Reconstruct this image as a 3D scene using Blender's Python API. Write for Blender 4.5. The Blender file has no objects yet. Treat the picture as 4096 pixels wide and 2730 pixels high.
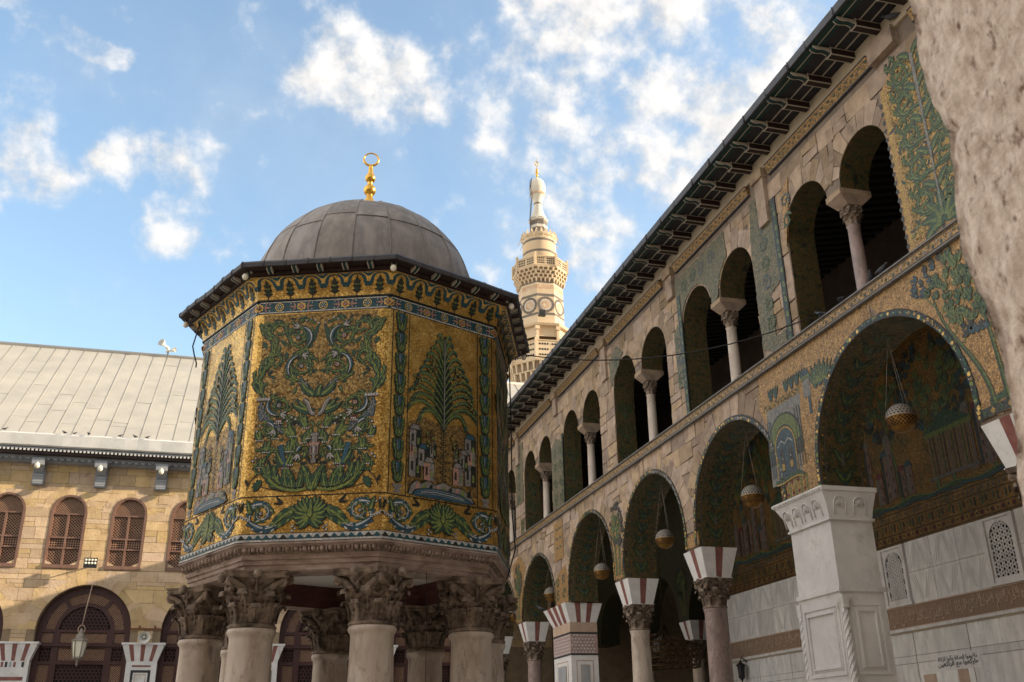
import bpy, math, random, unicodedata
from mathutils import Vector, Matrix, noise as mnoise
PI=math.pi; RAD=math.radians; rnd=random.Random(11)
sc=bpy.context.scene; COL=sc.collection

# ------------------------------------------------------------------ camera, sky, sun, exposure
cam=bpy.data.cameras.new('camera'); camo=bpy.data.objects.new('camera',cam); COL.objects.link(camo)
_f=Vector((0.24949,0.88890,0.38428)).normalized(); _r=Vector((0.96443,-0.26385,-0.01590)); _r=(_r-_f*_r.dot(_f)).normalized(); _u=_r.cross(_f)
camo.matrix_world=Matrix(((_r.x,_u.x,-_f.x,0),(_r.y,_u.y,-_f.y,0),(_r.z,_u.z,-_f.z,1.6),(0,0,0,1)))
cam.sensor_width=36; cam.lens=34.238; cam.clip_start=.1; cam.clip_end=3000
cam.dof.use_dof=True; cam.dof.focus_distance=16.5; cam.dof.aperture_fstop=3.2
sc.camera=camo
SUN_EL,SUN_AZ=RAD(18.5),RAD(15)          # azimuth measured from +X towards -Y
SUN=Vector((math.cos(SUN_EL)*math.cos(SUN_AZ),-math.cos(SUN_EL)*math.sin(SUN_AZ),math.sin(SUN_EL)))
sl=bpy.data.lights.new('sun','SUN'); sl.energy=3.6; sl.angle=RAD(.55); sl.color=(1,.83,.62)
so=bpy.data.objects.new('sun',sl); COL.objects.link(so); so.rotation_euler=SUN.to_track_quat('Z','Y').to_euler(); so.location=(60,-20,40)
sc.view_settings.view_transform='Standard'; sc.view_settings.look='None'; sc.view_settings.exposure=1.42; sc.view_settings.gamma=1
CLOUDS=[(-0.2886,0.6473,0.0420,0.0153,1.00),(-0.2566,0.6426,0.0388,0.0175,1.00),(-0.2191,0.6364,0.0276,0.0158,1.00),(-0.1933,0.6345,0.0159,0.0139,0.90),(-0.2207,0.6024,0.0238,0.0119,0.55),(-0.1936,0.5905,0.0161,0.0120,0.50),(-0.2675,0.5212,0.0275,0.0235,1.00),(-0.2508,0.5010,0.0317,0.0198,1.10),(-0.2653,0.4736,0.0157,0.0118,0.60),(-0.1786,0.5469,0.0325,0.0183,0.90),(-0.1363,0.5362,0.0454,0.0289,1.10),(-0.1064,0.5203,0.0334,0.0292,1.10),(-0.1044,0.4912,0.0251,0.0189,0.90),(-0.0566,0.5676,0.0147,0.0084,0.70),(0.0618,0.6989,0.0335,0.0335,1.00),(0.1068,0.6742,0.0383,0.0255,1.00),(0.0558,0.6454,0.0468,0.0213,1.00),(0.1038,0.6368,0.0515,0.0300,1.20),(0.1474,0.6098,0.0347,0.0195,1.10),(-0.0295,0.7042,0.0165,0.0123,0.50),(0.1938,0.6742,0.0107,0.0171,0.50),(0.2702,0.6540,0.0302,0.0302,1.00),(0.2642,0.6204,0.0348,0.0218,0.90),(0.3379,0.6975,0.0554,0.0468,1.00),(0.4157,0.7007,0.0634,0.0507,1.0),(0.3729,0.6461,0.0647,0.0388,1.0),(0.4513,0.6272,0.0558,0.0430,.95),(0.3645,0.6001,0.0480,0.0262,1.00),(0.4211,0.5876,0.0391,0.0261,0.90),(0.5230,0.6888,0.0460,0.0460,1.10),(0.5564,0.6349,0.0463,0.0379,1.10),(0.5025,0.5792,0.0473,0.0258,1.00),(0.5732,0.6731,0.0581,0.0249,0.90),(0.6553,0.6739,0.0325,0.0244,0.70),(0.3407,0.5494,0.0264,0.0176,0.90),(0.3749,0.5214,0.0309,0.0265,1.00),(0.3885,0.4986,0.0265,0.0155,0.90),(0.4622,0.5364,0.0305,0.0174,0.80),(0.2520,0.4812,0.0267,0.0178,0.85),(0.3514,0.4630,0.0311,0.0133,0.70),(0.1805,0.5465,0.0154,0.0132,0.50),(0.2060,0.5709,0.0088,0.0088,0.40),(0.3499,0.4342,0.0223,0.0111,0.60),(0.2875,0.4940,0.0222,0.0133,0.40)]
def build_world():
    w=bpy.data.worlds.new('World'); sc.world=w; w.use_nodes=True; nt=w.node_tree; N=nt.nodes; L=nt.links; N.clear()
    out=N.new('ShaderNodeOutputWorld'); bg=N.new('ShaderNodeBackground'); bg.inputs['Strength'].default_value=.14
    sky=N.new('ShaderNodeTexSky'); sky.sky_type='NISHITA'; sky.sun_disc=False; sky.sun_elevation=SUN_EL
    sky.sun_rotation=math.atan2(SUN.x,SUN.y); sky.air_density=1.0; sky.dust_density=2.4; sky.ozone_density=1.2; sky.altitude=700
    tc=N.new('ShaderNodeTexCoord'); D=tc.outputs['Generated']
    def vm(op,a,b):
        n=N.new('ShaderNodeVectorMath'); n.operation=op
        for i,x in enumerate((a,b)):
            if isinstance(x,(tuple,Vector)): n.inputs[i].default_value=x
            else: L.new(x,n.inputs[i])
        return n.outputs['Value'] if op in('DOT_PRODUCT','LENGTH') else n.outputs['Vector']
    def mt(op,a,b=0.,c=0.):
        n=N.new('ShaderNodeMath'); n.operation=op
        for i,x in enumerate((a,b,c)):
            if isinstance(x,(int,float)): n.inputs[i].default_value=x
            else: L.new(x,n.inputs[i])
        return n.outputs[0]
    nz=N.new('ShaderNodeTexNoise'); nz.inputs['Scale'].default_value=19; nz.inputs['Detail'].default_value=9; nz.inputs['Roughness'].default_value=.57
    wv=N.new('ShaderNodeTexNoise'); wv.inputs['Scale'].default_value=7; wv.inputs['Detail'].default_value=4
    L.new(D,nz.inputs['Vector']); L.new(D,wv.inputs['Vector'])
    warp=vm('MULTIPLY',vm('SUBTRACT',wv.outputs['Color'],(.5,.5,.5)),(.12,.12,.12)); P=vm('ADD',D,warp)
    tot=None
    for az,el,rx,ry,s in CLOUDS:
        c=Vector((math.cos(el)*math.sin(az),math.cos(el)*math.cos(az),math.sin(el)))
        e1=Vector((math.cos(az),-math.sin(az),0)); e2=e1.cross(-c); e2=Vector((-math.sin(el)*math.sin(az),-math.sin(el)*math.cos(az),math.cos(el)))
        q=vm('SUBTRACT',P,c); a=vm('DOT_PRODUCT',q,e1/rx); b=vm('DOT_PRODUCT',q,e2/ry)
        d=mt('MULTIPLY_ADD',a,a,mt('MULTIPLY',b,b))
        g=mt('MULTIPLY',mt('POWER',2.718,mt('MULTIPLY',d,-.8)),s)
        tot=g if tot is None else mt('ADD',tot,g)
    dens=mt('ADD',mt('MINIMUM',tot,1.0),mt('MULTIPLY',mt('SUBTRACT',nz.outputs['Fac'],.5),4.3))
    mr=N.new('ShaderNodeMapRange'); mr.interpolation_type='SMOOTHSTEP'; L.new(dens,mr.inputs[0])
    mr.inputs[1].default_value=.34; mr.inputs[2].default_value=1.55
    # thickness shading: denser cores slightly greyer
    cr=N.new('ShaderNodeValToRGB'); L.new(mr.outputs[0],cr.inputs[0])
    cr.color_ramp.elements[0].color=(2.2,2.33,2.48,1); cr.color_ramp.elements[1].color=(2.85,2.78,2.70,1)
    n3=N.new('ShaderNodeTexNoise'); n3.inputs['Scale'].default_value=19; n3.inputs['Detail'].default_value=5; n3.inputs['Roughness'].default_value=.6
    L.new(vm('ADD',D,tuple(SUN*.022)),n3.inputs['Vector'])
    n4=N.new('ShaderNodeTexNoise'); n4.inputs['Scale'].default_value=19; n4.inputs['Detail'].default_value=5; n4.inputs['Roughness'].default_value=.6; L.new(D,n4.inputs['Vector'])
    shd=N.new('ShaderNodeMapRange'); L.new(mt('SUBTRACT',n3.outputs['Fac'],n4.outputs['Fac']),shd.inputs[0]); shd.inputs[1].default_value=-.10; shd.inputs[2].default_value=.16; shd.inputs[3].default_value=1.0; shd.inputs[4].default_value=.78
    cs=N.new('ShaderNodeVectorMath'); cs.operation='SCALE'; L.new(cr.outputs[0],cs.inputs[0]); L.new(shd.outputs[0],cs.inputs['Scale'])
    mx=N.new('ShaderNodeMix'); mx.data_type='RGBA'; vl=N.new('ShaderNodeTexNoise'); vl.inputs['Scale'].default_value=5.5; vl.inputs['Detail'].default_value=6; vl.inputs['Roughness'].default_value=.55; L.new(P,vl.inputs['Vector'])
    vr=N.new('ShaderNodeMapRange'); vr.interpolation_type='SMOOTHSTEP'; L.new(vl.outputs['Fac'],vr.inputs[0]); vr.inputs[1].default_value=.42; vr.inputs[2].default_value=.72; vr.inputs[4].default_value=.20
    L.new(mt('SUBTRACT',1.0,mt('MULTIPLY',mt('SUBTRACT',1.0,mr.outputs[0]),mt('SUBTRACT',1.0,vr.outputs[0]))),mx.inputs[0])
    # added fill: unseen broken cloud outside the view, whitens skylight, brighter to the east
    bn=N.new('ShaderNodeTexNoise'); bn.inputs['Scale'].default_value=2.6; bn.inputs['Detail'].default_value=7; L.new(D,bn.inputs['Vector'])
    away=N.new('ShaderNodeMapRange'); L.new(vm('DOT_PRODUCT',D,_f),away.inputs[0]); away.inputs[1].default_value=.80; away.inputs[2].default_value=.70
    cov=N.new('ShaderNodeMapRange'); L.new(bn.outputs['Fac'],cov.inputs[0]); cov.inputs[1].default_value=.36; cov.inputs[2].default_value=.50
    tint=N.new('ShaderNodeMix'); tint.data_type='RGBA'; tint.blend_type='MULTIPLY'; tint.inputs[0].default_value=1; L.new(sky.outputs[0],tint.inputs[6]); tint.inputs[7].default_value=(1.14,1.12,1.0,1)
    L.new(tint.outputs[2],mx.inputs[6]); L.new(cs.outputs[0],mx.inputs[7]); m2=N.new('ShaderNodeMix'); m2.data_type='RGBA'; L.new(mt('MULTIPLY',away.outputs[0],cov.outputs[0]),m2.inputs[0]); L.new(mx.outputs[2],m2.inputs[6]); eb=N.new('ShaderNodeMapRange'); L.new(vm('DOT_PRODUCT',D,(-.92,.39,0.)),eb.inputs[0]); eb.inputs[1].default_value=-.6; eb.inputs[2].default_value=.9
    ec=N.new('ShaderNodeMix'); ec.data_type='RGBA'; L.new(eb.outputs[0],ec.inputs[0]); ec.inputs[6].default_value=(1.15,1.18,1.22,1); ec.inputs[7].default_value=(5.9,5.55,5.1,1); L.new(ec.outputs[2],m2.inputs[7]); L.new(m2.outputs[2],bg.inputs['Color']); L.new(bg.outputs[0],out.inputs[0])  # cloud fill raised on the east side, lowered opposite, to steer the light
    w.cycles.sampling_method='MANUAL'; w.cycles.sample_map_resolution=1024
build_world()

# ------------------------------------------------------------------ materials
MATS={}
def M(name,c1,c2=None,scale=4.,rough=.75,metal=0.,bump=0.,bscale=30.,island=0.,tess=0.,tn=.25,c3=None,s3=1.2,lo3=.55,stretch=None,lo=.35,hi=.65,spec=.4,vein=None):
    m=bpy.data.materials.new(name); m.use_nodes=True; nt=m.node_tree; N=nt.nodes; L=nt.links; b=N['Principled BSDF']
    b.inputs['Roughness'].default_value=rough; b.inputs['Metallic'].default_value=metal; b.inputs['Specular IOR Level'].default_value=spec
    tc=N.new('ShaderNodeTexCoord'); O=tc.outputs['Object']
    if stretch:
        mp=N.new('ShaderNodeMapping'); mp.inputs['Scale'].default_value=stretch; L.new(O,mp.inputs[0]); OS=mp.outputs[0]
    else: OS=O
    def mix(f,a,bb,mode='MIX'):
        n=N.new('ShaderNodeMix'); n.data_type='RGBA'; n.blend_type=mode
        for i,x in ((0,f),(6,a),(7,bb)):
            if isinstance(x,(int,float)): n.inputs[i].default_value=x
            elif isinstance(x,tuple): n.inputs[i].default_value=(*x,1)
            else: L.new(x,n.inputs[i])
        return n.outputs[2]
    def nz(s,det=5,v=None):
        n=N.new('ShaderNodeTexNoise'); n.inputs['Scale'].default_value=s; n.inputs['Detail'].default_value=det; n.inputs['Roughness'].default_value=.6; L.new(v or O,n.inputs['Vector']); return n.outputs['Fac']
    def rng(x,a,bb,c=0.,d=1.):
        n=N.new('ShaderNodeMapRange'); L.new(x,n.inputs[0]); n.inputs[1].default_value=a; n.inputs[2].default_value=bb; n.inputs[3].default_value=c; n.inputs[4].default_value=d; return n.outputs[0]
    col=c1
    if c2: col=mix(rng(nz(scale,6,OS),lo,hi),c1,c2)
    if c3: col=mix(rng(nz(s3,8,OS),lo3,lo3+.16),col,c3)
    if vein:
        vs_,vc,vw=vein; dv=N.new('ShaderNodeMath'); dv.operation='SUBTRACT'; L.new(nz(vs_,9,OS),dv.inputs[0]); dv.inputs[1].default_value=.5
        av=N.new('ShaderNodeMath'); av.operation='ABSOLUTE'; L.new(dv.outputs[0],av.inputs[0]); col=mix(rng(av.outputs[0],0,vw,.75,0),col,vc)
    if island:
        g=N.new('ShaderNodeNewGeometry'); ri=g.outputs['Random Per Island']
        v=rng(ri,0,1,1-island,1+island*.8)
        cc=N.new('ShaderNodeCombineColor')
        for i,k in enumerate((1,1.0,1.0)): L.new(v,cc.inputs[i])
        col=mix(1.,col,cc.outputs[0],'MULTIPLY')
        wn=N.new('ShaderNodeTexWhiteNoise'); wn.noise_dimensions='1D'; L.new(ri,wn.inputs['W'])
        hs=N.new('ShaderNodeHueSaturation'); L.new(rng(wn.outputs['Value'],0,1,.491,.507),hs.inputs['Hue']); hs.inputs['Saturation'].default_value=1
        L.new(rng(wn.outputs['Value'],0,1,.82,1.15),hs.inputs['Saturation']); L.new(col,hs.inputs['Color']); col=hs.outputs[0]
    if tess:
        v=N.new('ShaderNodeTexVoronoi'); v.inputs['Scale'].default_value=tess; L.new(O,v.inputs['Vector'])
        g=N.new('ShaderNodeSeparateColor'); L.new(v.outputs['Color'],g.inputs[0])
        cc=N.new('ShaderNodeCombineColor'); vv=rng(g.outputs[0],0,1,.6,1.4)
        for i in range(3): L.new(vv,cc.inputs[i])
        col=mix(1.,col,cc.outputs[0],'MULTIPLY')
        ge=N.new('ShaderNodeNewGeometry')
        s=N.new('ShaderNodeVectorMath'); s.operation='SUBTRACT'; L.new(v.outputs['Color'],s.inputs[0]); s.inputs[1].default_value=(.5,.5,.5)
        a=N.new('ShaderNodeVectorMath'); a.operation='MULTIPLY_ADD'; L.new(s.outputs[0],a.inputs[0]); a.inputs[1].default_value=(tn*2,)*3; L.new(ge.outputs['Normal'],a.inputs[2])
        n=N.new('ShaderNodeVectorMath'); n.operation='NORMALIZE'; L.new(a.outputs[0],n.inputs[0]); L.new(n.outputs[0],b.inputs['Normal'])
    if isinstance(col,tuple): b.inputs['Base Color'].default_value=(*col,1)
    else: L.new(col,b.inputs['Base Color'])
    if bump:
        bp=N.new('ShaderNodeBump'); bp.inputs['Strength'].default_value=bump; bp.inputs['Distance'].default_value=.02; L.new(nz(bscale,6),bp.inputs['Height']); L.new(bp.outputs[0],b.inputs['Normal'])
    MATS[name]=m; return m
GOLD=M('gold_mosaic',(.62,.39,.115),(.37,.22,.055),3.5,.32,.85,tess=60,tn=.23)
GOLDB=M('gold_mosaic_weathered',(.38,.245,.085),(.12,.075,.032),18,.36,.75,tess=65,tn=.36,c3=(.07,.042,.02),s3=9,lo3=.56)
GLINE=M('gold_line_mosaic',(.62,.40,.11),None,3,.4,.5,tess=60,tn=.15)
DARK=M('dark_glass_mosaic',(.010,.014,.012),(.018,.022,.016),8,.4,tess=70,tn=.1)
GRN=M('green_glass_mosaic',(.030,.075,.036),(.016,.050,.038),9,.45,tess=70,tn=.1)
LGR=M('light_green_mosaic',(.20,.24,.055),(.11,.155,.045),9,.45,tess=70,tn=.1)
BLU=M('blue_glass_mosaic',(.018,.065,.105),(.03,.10,.15),9,.45,tess=70,tn=.1)
TEAL=M('teal_glass_mosaic',(.010,.055,.075),(.014,.072,.095),6,.42,tess=70,tn=.12)
WHT=M('white_mosaic',(.50,.49,.46),(.36,.36,.36),12,.5,tess=70,tn=.1)
GRY=M('grey_mosaic',(.16,.15,.15),(.24,.22,.20),12,.5,tess=70,tn=.1)
RED=M('wine_mosaic',(.10,.018,.018),None,5,.45,tess=70,tn=.1)
PNK=M('pink_mosaic',(.36,.20,.16),None,5,.5,tess=70,tn=.1)
OM=[GOLD,DARK,GRN,LGR,BLU,WHT,GRY,RED,PNK,TEAL,GOLDB,GLINE]
def tone(n,c,c2): return M(n,c,c2,9,.55,tess=60,tn=.14)
# old, faded glass of the arcade façade, and darker copies with vault and gallery shade put into the colour
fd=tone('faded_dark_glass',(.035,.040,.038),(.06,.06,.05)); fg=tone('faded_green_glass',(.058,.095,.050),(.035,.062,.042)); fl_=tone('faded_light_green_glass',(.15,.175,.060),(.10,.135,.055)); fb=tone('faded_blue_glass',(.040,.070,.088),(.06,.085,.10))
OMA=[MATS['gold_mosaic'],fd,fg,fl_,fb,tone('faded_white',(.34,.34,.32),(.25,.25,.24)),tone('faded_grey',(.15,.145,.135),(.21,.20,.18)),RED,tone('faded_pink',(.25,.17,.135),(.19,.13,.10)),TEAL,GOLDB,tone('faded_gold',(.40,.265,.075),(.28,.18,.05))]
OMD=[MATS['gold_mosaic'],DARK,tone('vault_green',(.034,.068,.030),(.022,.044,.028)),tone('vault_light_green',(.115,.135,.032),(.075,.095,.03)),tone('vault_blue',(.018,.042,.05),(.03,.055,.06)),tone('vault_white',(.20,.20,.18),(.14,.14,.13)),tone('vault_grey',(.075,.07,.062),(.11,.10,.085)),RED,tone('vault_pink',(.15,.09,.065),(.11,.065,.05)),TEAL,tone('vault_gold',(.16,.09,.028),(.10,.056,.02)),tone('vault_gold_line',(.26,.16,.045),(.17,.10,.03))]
gold,dark,grn,lgr,blu,wht,gry,red,pnk,teal,goldb,gline=range(12)
STONE=M('arcade_stone',(.41,.305,.215),(.285,.205,.14),3.2,.9,bump=.9,bscale=12,island=.30,c3=(.19,.14,.105),s3=2.6,lo3=.555)
MORT=M('arcade_mortar',(.15,.115,.09),(.23,.18,.14),3,.9,bump=.4,bscale=20)
HST=M('hall_stone',(.60,.445,.27),(.49,.345,.20),2.2,.88,bump=.8,bscale=10,island=.17,c3=(.30,.20,.12),s3=1.7,lo3=.58)
HMO=M('hall_mortar',(.30,.22,.14),(.22,.16,.10),3,.9)
PLAS=M('cream_plaster',(.52,.44,.32),(.42,.35,.26),2,.85,bump=.3,bscale=9,c3=(.28,.22,.16),s3=2.5,lo3=.62)
MARB=M('white_marble',(.77,.755,.73),(.63,.62,.61),1.6,.38,c3=(.50,.46,.40),s3=1.7,lo3=.58,vein=(1.3,(.56,.56,.57),.010))
MARG=M('grey_veined_marble',(.40,.41,.42),(.28,.30,.32),3,.35,stretch=(1,1,.35))
MARV=M('book_matched_marble',(.80,.79,.76),(.60,.59,.575),5,.3,island=.12,stretch=(1,1,.3),vein=(1.6,(.50,.50,.50),.012),c3=(.55,.50,.44),s3=1.1,lo3=.6)
RSTR=M('red_stone_stripe',(.27,.115,.095),(.19,.07,.06),5,.5)
BSTR=M('black_stone',(.03,.032,.036),None,5,.5)
SHAFT=M('column_marble',(.60,.515,.435),(.38,.30,.235),3.4,.5,bump=.15,bscale=9,c3=(.17,.13,.10),s3=4.0,lo3=.565,vein=(2.2,(.24,.18,.14),.008),stretch=(1,1,.35))
SHAFP=M('pink_column_marble',(.36,.27,.24),(.22,.16,.145),5,.45,vein=(2.5,(.12,.085,.08),.012),c3=(.16,.11,.10),s3=3,lo3=.6,stretch=(1,1,.5))
CAPM=M('weathered_and_cavity_shade_stone',(.31,.235,.175),(.115,.085,.063),7,.9,bump=.9,bscale=30,c3=(.05,.036,.028),s3=4.5,lo3=.52)
ENTA=M('pink_entablature_stone',(.42,.32,.27),(.23,.16,.125),6,.85,bump=.8,bscale=26,c3=(.10,.06,.045),s3=5,lo3=.555,stretch=(.5,.5,1.5))
LEAD=M('lead_sheet',(.31,.27,.24),(.17,.148,.135),5,.6,.0,bump=.5,bscale=4,island=.10,c3=(.36,.32,.28),s3=5,lo3=.6,stretch=(1,1,.35))
SEAM=M('lead_seam',(.15,.13,.115),(.22,.19,.17),9,.6)
LEADD=M('dark_lead_edge',(.075,.075,.085),(.05,.05,.058),5,.55,bump=.3,bscale=16)
WOODD=M('dark_painted_wood',(.022,.012,.010),(.035,.018,.014),4,.6)
TEALW=M('teal_painted_wood',(.006,.030,.030),(.010,.045,.042),6,.55)
CREAM=M('cream_paint',(.40,.36,.30),None,4,.6)
SOFB=M('soffit_board',(.020,.020,.024),(.032,.032,.036),4,.7)
WOODR=M('reddish_brown_wood',(.21,.122,.088),(.155,.085,.062),3,.5,stretch=(4,4,.6))
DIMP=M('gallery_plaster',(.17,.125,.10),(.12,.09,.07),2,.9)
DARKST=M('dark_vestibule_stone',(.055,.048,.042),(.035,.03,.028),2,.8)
VEIN=M('vein_marble',(.56,.55,.525),None,3,.4)
LEDG=M('ledge_lead',(.20,.195,.19),(.13,.125,.12),6,.7)
PINL=M('pink_inlay',(.46,.33,.30),(.34,.22,.20),8,.5)
BSKT=M('dark_brass',(.085,.050,.018),(.05,.03,.014),8,.45,.6)
REDW=M('dark_red_painted_wood',(.10,.030,.022),(.06,.018,.014),4,.6)
WOODL=M('door_wood',(.075,.030,.026),(.05,.02,.018),3,.45,stretch=(4,4,.6))
LATT=M('lattice_wood',(.36,.215,.14),(.28,.16,.105),5,.6)
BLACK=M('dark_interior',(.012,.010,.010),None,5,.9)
ROOFL=M('pale_lead_roof',(.42,.398,.35),(.345,.33,.295),.8,.6,bump=.1,bscale=3,c3=(.34,.33,.30),s3=.6,lo3=.6)
WPAINT=M('white_gutter_paint',(.62,.62,.60),(.52,.52,.50),2,.6,c3=(.30,.19,.11),s3=2.2,lo3=.68)
GREYP=M('blue_grey_paint',(.29,.305,.335),(.22,.235,.26),3,.55)
BRASS=M('gilded_brass',(.80,.48,.10),(.62,.34,.06),6,.3,.9)
BRASSD=M('pierced_brass',(.30,.155,.035),(.18,.09,.02),8,.4,.7)
WHTP=M('white_plastic',(.70,.69,.64),None,4,.45)
BULB=M('opal_glass_bulb',(.80,.76,.62),None,4,.25)
IRON=M('black_iron',(.015,.015,.017),None,4,.5)
RUST=M('rusty_iron',(.22,.09,.035),(.12,.05,.025),12,.8)
CABLE=M('black_cable',(.012,.012,.013),None,4,.6)
PIGE=M('pigeon_feathers',(.07,.075,.09),(.03,.032,.04),25,.7)
MINS=M('minaret_limestone',(.66,.52,.35),(.56,.42,.27),.35,.85,bump=.2,bscale=3,c3=(.58,.40,.22),s3=.5,lo3=.55)
MINW=M('minaret_white_stone',(.70,.64,.54),(.60,.54,.45),.6,.8)
MIND=M('minaret_basalt',(.13,.11,.095),(.18,.15,.12),1,.8)
MINB=M('minaret_recess_shade',(.27,.19,.12),(.20,.14,.09),1,.9)  # darker stand-in for limestone: shade of gallery and muqarnas put into the colour
MINR=M('minaret_red_inlay',(.42,.24,.14),(.60,.46,.32),2.5,.8)
TAN=M('tan_carved_marble',(.50,.37,.275),(.40,.285,.21),3,.7)
TAND=M('carved_ground',(.27,.185,.13),None,3,.8)
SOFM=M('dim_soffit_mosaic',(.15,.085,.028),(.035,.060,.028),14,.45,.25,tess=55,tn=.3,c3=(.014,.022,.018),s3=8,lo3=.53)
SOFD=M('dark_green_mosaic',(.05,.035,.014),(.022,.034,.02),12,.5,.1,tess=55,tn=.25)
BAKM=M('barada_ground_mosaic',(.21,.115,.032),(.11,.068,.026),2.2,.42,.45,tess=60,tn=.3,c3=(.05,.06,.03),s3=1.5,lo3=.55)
GRNM=M('grey_green_mosaic',(.19,.15,.085),(.075,.088,.055),17,.5,.15,tess=55,tn=.3,c3=(.045,.055,.045),s3=13,lo3=.55)
MORN=M('arcade_gold_mosaic',(.42,.255,.10),(.25,.15,.07),15,.5,.3,tess=55,tn=.28,c3=(.13,.09,.055),s3=7,lo3=.56)
PIER=M('rough_pink_stone',(.74,.625,.54),(.46,.355,.285),19,.9,bump=1.0,bscale=24,c3=(.15,.085,.055),s3=20,lo3=.56,stretch=(1,1,.5))
FLOOR=M('courtyard_marble',(.50,.46,.40),(.42,.39,.34),.8,.28)

# ------------------------------------------------------------------ mesh builder
class MB:
    def __init__(s): s.v=[];s.f=[];s.m=[];s.s=[]
    def add(s,vs,fs,mat=0,smooth=False):
        b=len(s.v); s.v.extend(tuple(v) for v in vs)
        for f in fs: s.f.append([i+b for i in f]); s.m.append(mat); s.s.append(smooth)
    def poly(s,pts,mat=0): s.add(pts,[range(len(pts))],mat)
    def box(s,x0,x1,y0,y1,z0,z1,mat=0): s.hexa([(x0,y0,z0),(x1,y0,z0),(x1,y1,z0),(x0,y1,z0)],[(x0,y0,z1),(x1,y0,z1),(x1,y1,z1),(x0,y1,z1)],mat)
    def hexa(s,b,t,mat=0): s.add(list(b)+list(t),[(3,2,1,0),(4,5,6,7),(0,1,5,4),(1,2,6,5),(2,3,7,6),(3,0,4,7)],mat)
    def prism(s,F,pts,h0,h1,mat=0):   # outline in (u,v), extruded along h of frame F
        n=len(pts); vs=[F(u,v,h0) for u,v in pts]+[F(u,v,h1) for u,v in pts]
        s.add(vs,[range(n-1,-1,-1),range(n,2*n)]+[(i,(i+1)%n,n+(i+1)%n,n+i) for i in range(n)],mat)
    def lathe(s,prof,c=(0,0),n=24,mat=0,smooth=True,a0=0.,mats=None,sq=None):
        vs=[];k=len(prof)
        for i in range(n):
            a=a0+2*PI*i/n
            for r,z in prof: vs.append((c[0]+r*math.cos(a),c[1]+r*math.sin(a),z))
        for j in range(k-1):
            mm=mats[j] if mats else mat
            fs=[(i*k+j,((i+1)%n)*k+j,((i+1)%n)*k+j+1,i*k+j+1) for i in range(n)]
            if j==0: s.add(vs,fs,mm,smooth); b=len(s.v)-len(vs)
            else:
                for f in fs: s.f.append([q+b for q in f]); s.m.append(mm); s.s.append(smooth)
    def tube(s,path,r,n=6,mat=0,smooth=True,cap=True):
        P=[Vector(p) for p in path]; k=len(P); vs=[]; up=None
        for i,p in enumerate(P):
            t=(P[min(i+1,k-1)]-P[max(i-1,0)]).normalized()
            if up is None: up=Vector((0,0,1)) if abs(t.z)<.9 else Vector((1,0,0))
            a=t.cross(up).normalized(); up=a.cross(t).normalized(); rr=r[i] if isinstance(r,(list,tuple)) else r
            for j in range(n): q=2*PI*j/n; vs.append(p+a*(rr*math.cos(q))+up*(rr*math.sin(q)))
        fs=[(i*n+j,i*n+(j+1)%n,(i+1)*n+(j+1)%n,(i+1)*n+j) for i in range(k-1) for j in range(n)]
        if cap: fs+=[tuple(range(n-1,-1,-1)),tuple(range((k-1)*n,k*n))]
        s.add(vs,fs,mat,smooth)
    def ball(s,c,r,n=14,m=9,mat=0,sc_=(1,1,1)):
        vs=[];fs=[]
        for i in range(m+1):
            t=PI*i/m
            for j in range(n): a=2*PI*j/n; vs.append((c[0]+r*sc_[0]*math.sin(t)*math.cos(a),c[1]+r*sc_[1]*math.sin(t)*math.sin(a),c[2]+r*sc_[2]*math.cos(t)))
        for i in range(m):
            for j in range(n): fs.append((i*n+j,(i+1)*n+j,(i+1)*n+(j+1)%n,i*n+(j+1)%n))
        s.add(vs,fs,mat,True)
    def grid(s,fn,nu,nv,mat=0,smooth=True):
        s.add([fn(i/nu,j/nv) for j in range(nv+1) for i in range(nu+1)],[(j*(nu+1)+i,j*(nu+1)+i+1,(j+1)*(nu+1)+i+1,(j+1)*(nu+1)+i) for j in range(nv) for i in range(nu)],mat,smooth)
    def mesh(s,name,mats,off=(0,0,0)):
        me=bpy.data.meshes.new(name); me.from_pydata([(x-off[0],y-off[1],z-off[2]) for x,y,z in s.v],[],s.f)
        for m in mats: me.materials.append(m)
        me.polygons.foreach_set('material_index',s.m); me.polygons.foreach_set('use_smooth',s.s); me.update(); return me
    def build(s,name,mats,parent=None,loc=None):
        """vertices are in world space when parent is an empty at loc (no rotation)"""
        off=WL.get(parent.name,(0,0,0)) if parent else (0,0,0)
        if loc is not None: off2=loc
        else: off2=off
        o=link(name,s.mesh(name,mats,off2),parent); o.location=[a-b for a,b in zip(off2,off)]; WL[o.name]=tuple(off2); return o
WL={}
def link(name,me,parent=None,loc=(0,0,0),rz=0.):
    o=bpy.data.objects.new(name,me); COL.objects.link(o); o.parent=parent; o.location=loc; o.rotation_euler=(0,0,rz); return o
def thing(name,label,cat,loc=(0,0,0),group=None):
    o=bpy.data.objects.new(name,None); COL.objects.link(o); o.location=loc; o.empty_display_size=.2; WL[o.name]=tuple(loc); return tag(o,label,cat,group)
def tag(o,label=None,cat=None,group=None,kind=None):
    if label:o['label']=label
    if cat:o['category']=cat
    if group:o['group']=group
    if kind:o['kind']=kind
    return o
def copytree(o,parent=None,loc=None,label=None):
    c=o.copy(); COL.objects.link(c); c.parent=parent
    if loc is not None: c.location=loc
    if label: c['label']=label
    for ch in list(o.children): copytree(ch,c)
    return c

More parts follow.
